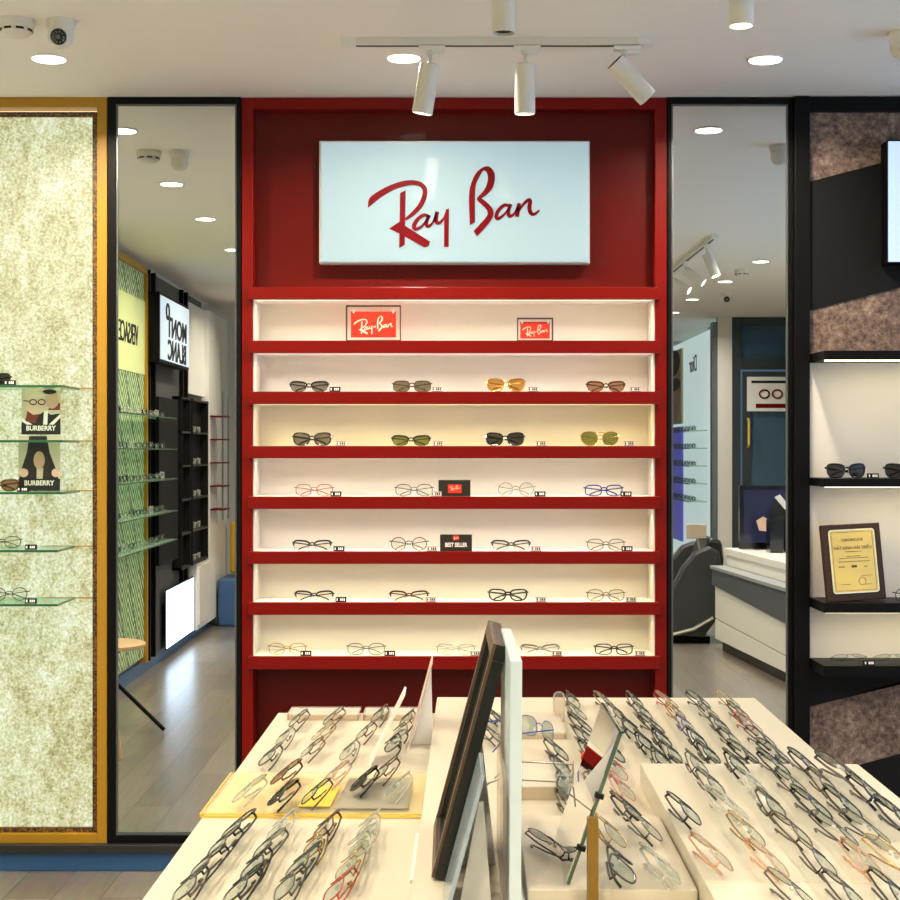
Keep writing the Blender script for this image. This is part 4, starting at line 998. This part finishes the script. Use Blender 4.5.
# entrance front, seen in the right mirror
yf=-3.4
struct(MB().box(2.49,2.62,yf-.1,yf,0,CEIL).build('wall_entrance',wallm))
dr=thing('glass_door',f'dark framed glass entrance door {RM}','door',(3.1,yf,0))
m=MB(); m.box(2.62,2.70,yf-.08,yf,0,CEIL-.001); m.box(3.5,3.58,yf-.08,yf,0,CEIL-.001); m.box(2.70,3.5,yf-.08,yf,2.62,CEIL-.001); m.box(2.70,3.5,yf-.08,yf,2.22,2.32); m.build('frame',M['door_grey'],dr,bevel=.003)
m=MB(); m.box(2.72,2.80,yf-.06,yf-.01,0.01,2.2); m.box(3.42,3.5,yf-.06,yf-.01,.01,2.2); m.box(2.8,3.42,yf-.06,yf-.01,2.08,2.2); m.box(2.8,3.42,yf-.06,yf-.01,.01,.14); m.build('door_leaf',M['door_grey'],dr,bevel=.003)
m=MB(); m.box(2.80,3.42,yf-.04,yf-.03,.14,2.08); m.box(2.70,3.5,yf-.045,yf-.035,2.32,2.62)
m.build('glass_pane',clear_mat('dusk_door_glass',(90,126,150),.45,.05),dr)
MB().tube([(2.77,yf+.0,1.50),(2.77,yf+.035,1.52),(2.77,yf+.035,1.74),(2.77,yf,1.76)],.012,8).build('handle',M['gold'],dr)
ns=thing('notice_sheet',f'white notice with red spectacles drawing on the door {RM}','notice',(2.98,yf,1.8))
xa_,xb_=2.76,3.20; MB().box(xa_,xb_,yf-.0085,yf-.0065+.008,1.83,2.15).build('sheet',M['white'],ns)
m=MB(); 
for s_ in (-.06,.06): m.tube([(2.98+s_+.045*math.cos(k*PI/8),yf+.002,1.99+.038*math.sin(k*PI/8)) for k in range(16)],.009,6,closed=True)
m.box(2.84,3.12,yf,yf+.003,1.86,1.90); m.build('red_print',M['red_ink'],ns)
m=MB(); m.box(2.80,3.16,yf,yf+.003,2.09,2.115); m.build('black_print',M['black_ink'],ns)
tag(MB().box(2.6,XR,-4.6,-4.5,0,CEIL).build('street_board',mat('street_blue',(96,122,150),.5,emit=(110,136,164),es=.35)),f'blue grey surface beyond the glass door {RM}','backdrop')
# brand wall further back
bw=thing('brand_wall',f'glowing white sparkling wall with black lettering {RM}','panel',(2.5,-4.8,0))
MB().box(2.48,2.56,-6.4,-3.52,0,2.62).build('board',mat('brand_wall_face',(170,180,178),.4,emit=(206,224,224),es=.75,bump=.4,bscale=240),bw)
MB().box(2.44,2.58,-3.53,-3.42,0,2.66).build('end_post',M['grey'],bw)
text_polys(MB(),'Dior',.24,(2.478,-4.75,2.34),FACE['right'],.004).build('lettering',M['black_ink'],bw)
pc=thing('poster_card',f'tall photo card of a face in sunglasses {RM}','poster',(2.46,-5.6,0))
MB().box(2.455,2.475,-6.38,-5.35,1.75,2.55).build('card',M['print_beige'],pc)
MB().prism([(.72*math.cos(k*PI/10)*.62,.34*math.sin(k*PI/10)) for k in range(20)],(2.452,-5.87,2.12),*FACE['right'],.004).build('print_face',M['skin_b'],pc)
MB().prism([(.5*math.cos(k*PI/10)*.8,.14*math.sin(k*PI/10)) for k in range(20)],(2.450,-5.87,2.42),*FACE['right'],.004).build('print_hair',M['print_brown'],pc)
MB().prism([(.38*math.cos(k*PI/10),.07*math.sin(k*PI/10)) for k in range(20)],(2.448,-5.8,2.18),*FACE['right'],.004).build('print_glasses',M['print_dark'],pc)
MB().box(2.455,2.475,-6.38,-5.35,.5,1.72).build('lower_print',mat('purple_print',(98,96,180),.4,emit=(98,96,200),es=.4),pc)
for k in range(5):
    z=1.66-k*.17
    r=thing('glass_shelf',f'glass shelf on the sparkling wall {RM}','shelf',(2.38,-4.8,z),'glass shelves in the right mirror')
    MB().box(2.28,2.45,-6.2,-3.75,z-.008,z).build('glass_plate',M['shelf_glass'],r); MB().box(2.278,2.28,-6.2,-3.75,z-.01,z).build('front_edge',M['dark_grey'],r)
    for j in range(9): glasses('square',random.choice(['black','dark','gun']),'demo','up',(2.34,-5.6+j*.21,z+.0006),math.radians(-90),f'eyeglasses on a shelf {RM}','eyeglasses on the shelves in the right mirror')
# reception counter
cn=thing('reception_counter',f'white reception counter with grey upper band {RM}','counter',(2.5,.3,0))
def wedge(xa,xb,za,zb,zc,zd,nm,m,bev=.003,x2=2.9):   # far end (y -.55) heights za..zb, near end (y 1.5) zc..zd
    k=MB(); k.hexa([(xa,-.55,za),(xb,1.5,zc),(x2,1.5,zc),(x2,-.55,za)],[(xa,-.55,zb),(xb,1.5,zd),(x2,1.5,zd),(x2,-.55,zb)]); return k.build(nm,m,cn,bevel=bev)
wedge(1.955,2.125,.08,.225,.08,.17,'lower_panel',M['white']); wedge(1.955,2.125,.232,.48,.177,.38,'upper_panel',M['white']); wedge(1.965,2.135,.22,.235,.16,.18,'groove',M['grey'],0)
wedge(1.93,2.10,.48,.595,.38,.595,'grey_band',mat('counter_grey',(84,90,96),.4)); wedge(1.915,2.085,.595,.62,.595,.62,'ledge',mat('counter_ledge',(150,154,156),.35))
wedge(2.04,2.21,.62,.70,.62,.70,'upstand',M['white']); wedge(2.02,2.19,.70,.75,.70,.75,'worktop',M['white'],.004)
m=MB(); m.hexa([(2.0,-.5,0),(2.16,1.45,0),(2.85,1.45,0),(2.85,-.5,0)],[(2.0,-.5,.08),(2.16,1.45,.08),(2.85,1.45,.08),(2.85,-.5,.08)]); m.build('plinth',M['dark_grey'],cn)
mo=thing('monitor',f'black framed screen showing a fashion photograph {RM}','monitor',(2.3,-.3,.79))
MB().box(2.09,2.67,-.36,-.32,.755,1.215).build('casing',M['black_gloss'],mo,bevel=.004)
MB().box(2.12,2.64,-.32,-.316,.80,1.18).build('screen',mat('screen_picture',(20,20,30),.1,emit=(44,46,72),es=.8),mo)
MB().prism([(-.10,-.12),(.02,-.14),(.10,-.02),(.08,.10),(-.02,.12),(-.08,.04)],(2.40,-.314,1.0),*FACE['far'],.002).build('picture_hair',M['print_dark'],mo)
MB().prism([(-.04,-.06),(.03,-.05),(.05,.02),(0,.05),(-.05,.02)],(2.26,-.313,.94),*FACE['far'],.003).build('picture_hand',M['skin_a'],mo)
MB().prism([(-.09,-.07),(-.06,-.09),(.06,.05),(.02,.07)],(2.40,-.3125,1.08),*FACE['far'],.003).build('picture_card',M['white'],mo)
MB().box(2.2,2.44,-.42,-.31,.7502,.76).build('foot',M['black'],mo)
bx=thing('desk_organiser',f'black and white boxes of papers in front of the screen {RM}','organiser',(2.4,.2,.75))
MB().box(2.24,2.33,-.12,.02,.7501,.98).build('black_box',M['black_gloss'],bx); MB().box(2.36,2.43,-.10,.05,.7501,1.03).build('tall_box',M['black_matt'],bx); MB().box(2.45,2.62,-.05,.10,.7501,.97).build('white_box',M['white'],bx)
# massage chair seen from its side, facing the aisle
ch=thing('massage_chair',f'dark grey massage chair with pale trim {RM}','chair',(1.78,-1.2,0))
def shell(prof,y0,y1,name,m,bev=.03):
    k=MB().hexa([Vector((a,y0,b_)) for a,b_ in prof],[Vector((a,y1,b_)) for a,b_ in prof]); return k.build(name,m,ch,bevel=bev)
side=[(1.60,.07),(1.92,.05),(2.03,.20),(2.06,.50),(2.04,.70),(1.97,.74),(1.86,.70),(1.76,.58),(1.68,.42),(1.61,.24)]
sA=shell(side,-.95,-.83,'arm_shell',M['chair_grey'],.02); shell(side,-1.60,-1.48,'arm_shell',M['chair_grey'],.02)
cs=mat('chair_seat',(26,27,29),.4)
shell([(1.42,.10),(1.9,.10),(1.9,.38),(1.6,.44),(1.40,.34)],-1.48,-.95,'seat',cs)
shell([(1.82,.38),(1.96,.30),(2.10,.60),(2.08,.78),(1.98,.80)],-1.48,-.95,'backrest',cs)
MB().tube([(1.68,-.822,.075),(1.84,-.822,.115),(1.99,-.822,.20)],.014,8).build('pale_trim',M['steel'],sA)
MB().box(1.5,1.98,-1.55,-.9,0,.05).build('base',M['black'],ch)
m=MB(); m.tube([(1.90,-.86,.68),(1.87,-.84,.83)],.010,8); m.build('tablet_arm',M['steel'],ch)
MB().box(1.79,1.94,-.85,-.83,.80,.91).build('tablet',mat('tablet_tan',(176,158,136),.3),ch,bevel=.006)
tag(MB().box(1.55,1.80,-2.2,-1.9,0,.95).build('white_pedestal',M['white'],bevel=.005),f'white pedestal beyond the massage chair {RM}','pedestal')

# ------------------------------------------------------------------ world, camera, colour
w=bpy.data.worlds.new('world'); bpy.context.scene.world=w; w.use_nodes=True
w.node_tree.nodes['Background'].inputs[0].default_value=lin((176,200,240)); w.node_tree.nodes['Background'].inputs[1].default_value=4.4
cam=bpy.data.cameras.new('camera'); co=bpy.data.objects.new('camera',cam); C.objects.link(co)
co.location=(0,0,H); co.rotation_euler=(PI/2,0,0); cam.sensor_width=36; cam.lens=F/900*36; cam.clip_start=.05
sc=bpy.context.scene; sc.camera=co
sc.view_settings.view_transform='Standard'; sc.view_settings.look='None'; sc.view_settings.gamma=1; sc.view_settings.use_curve_mapping=False
sc.view_settings.exposure=0.1
try:
    sc.cycles.use_denoising=True; sc.cycles.max_bounces=10; sc.cycles.transparent_max_bounces=16; sc.cycles.caustics_reflective=False; sc.cycles.caustics_refractive=False
except Exception: pass
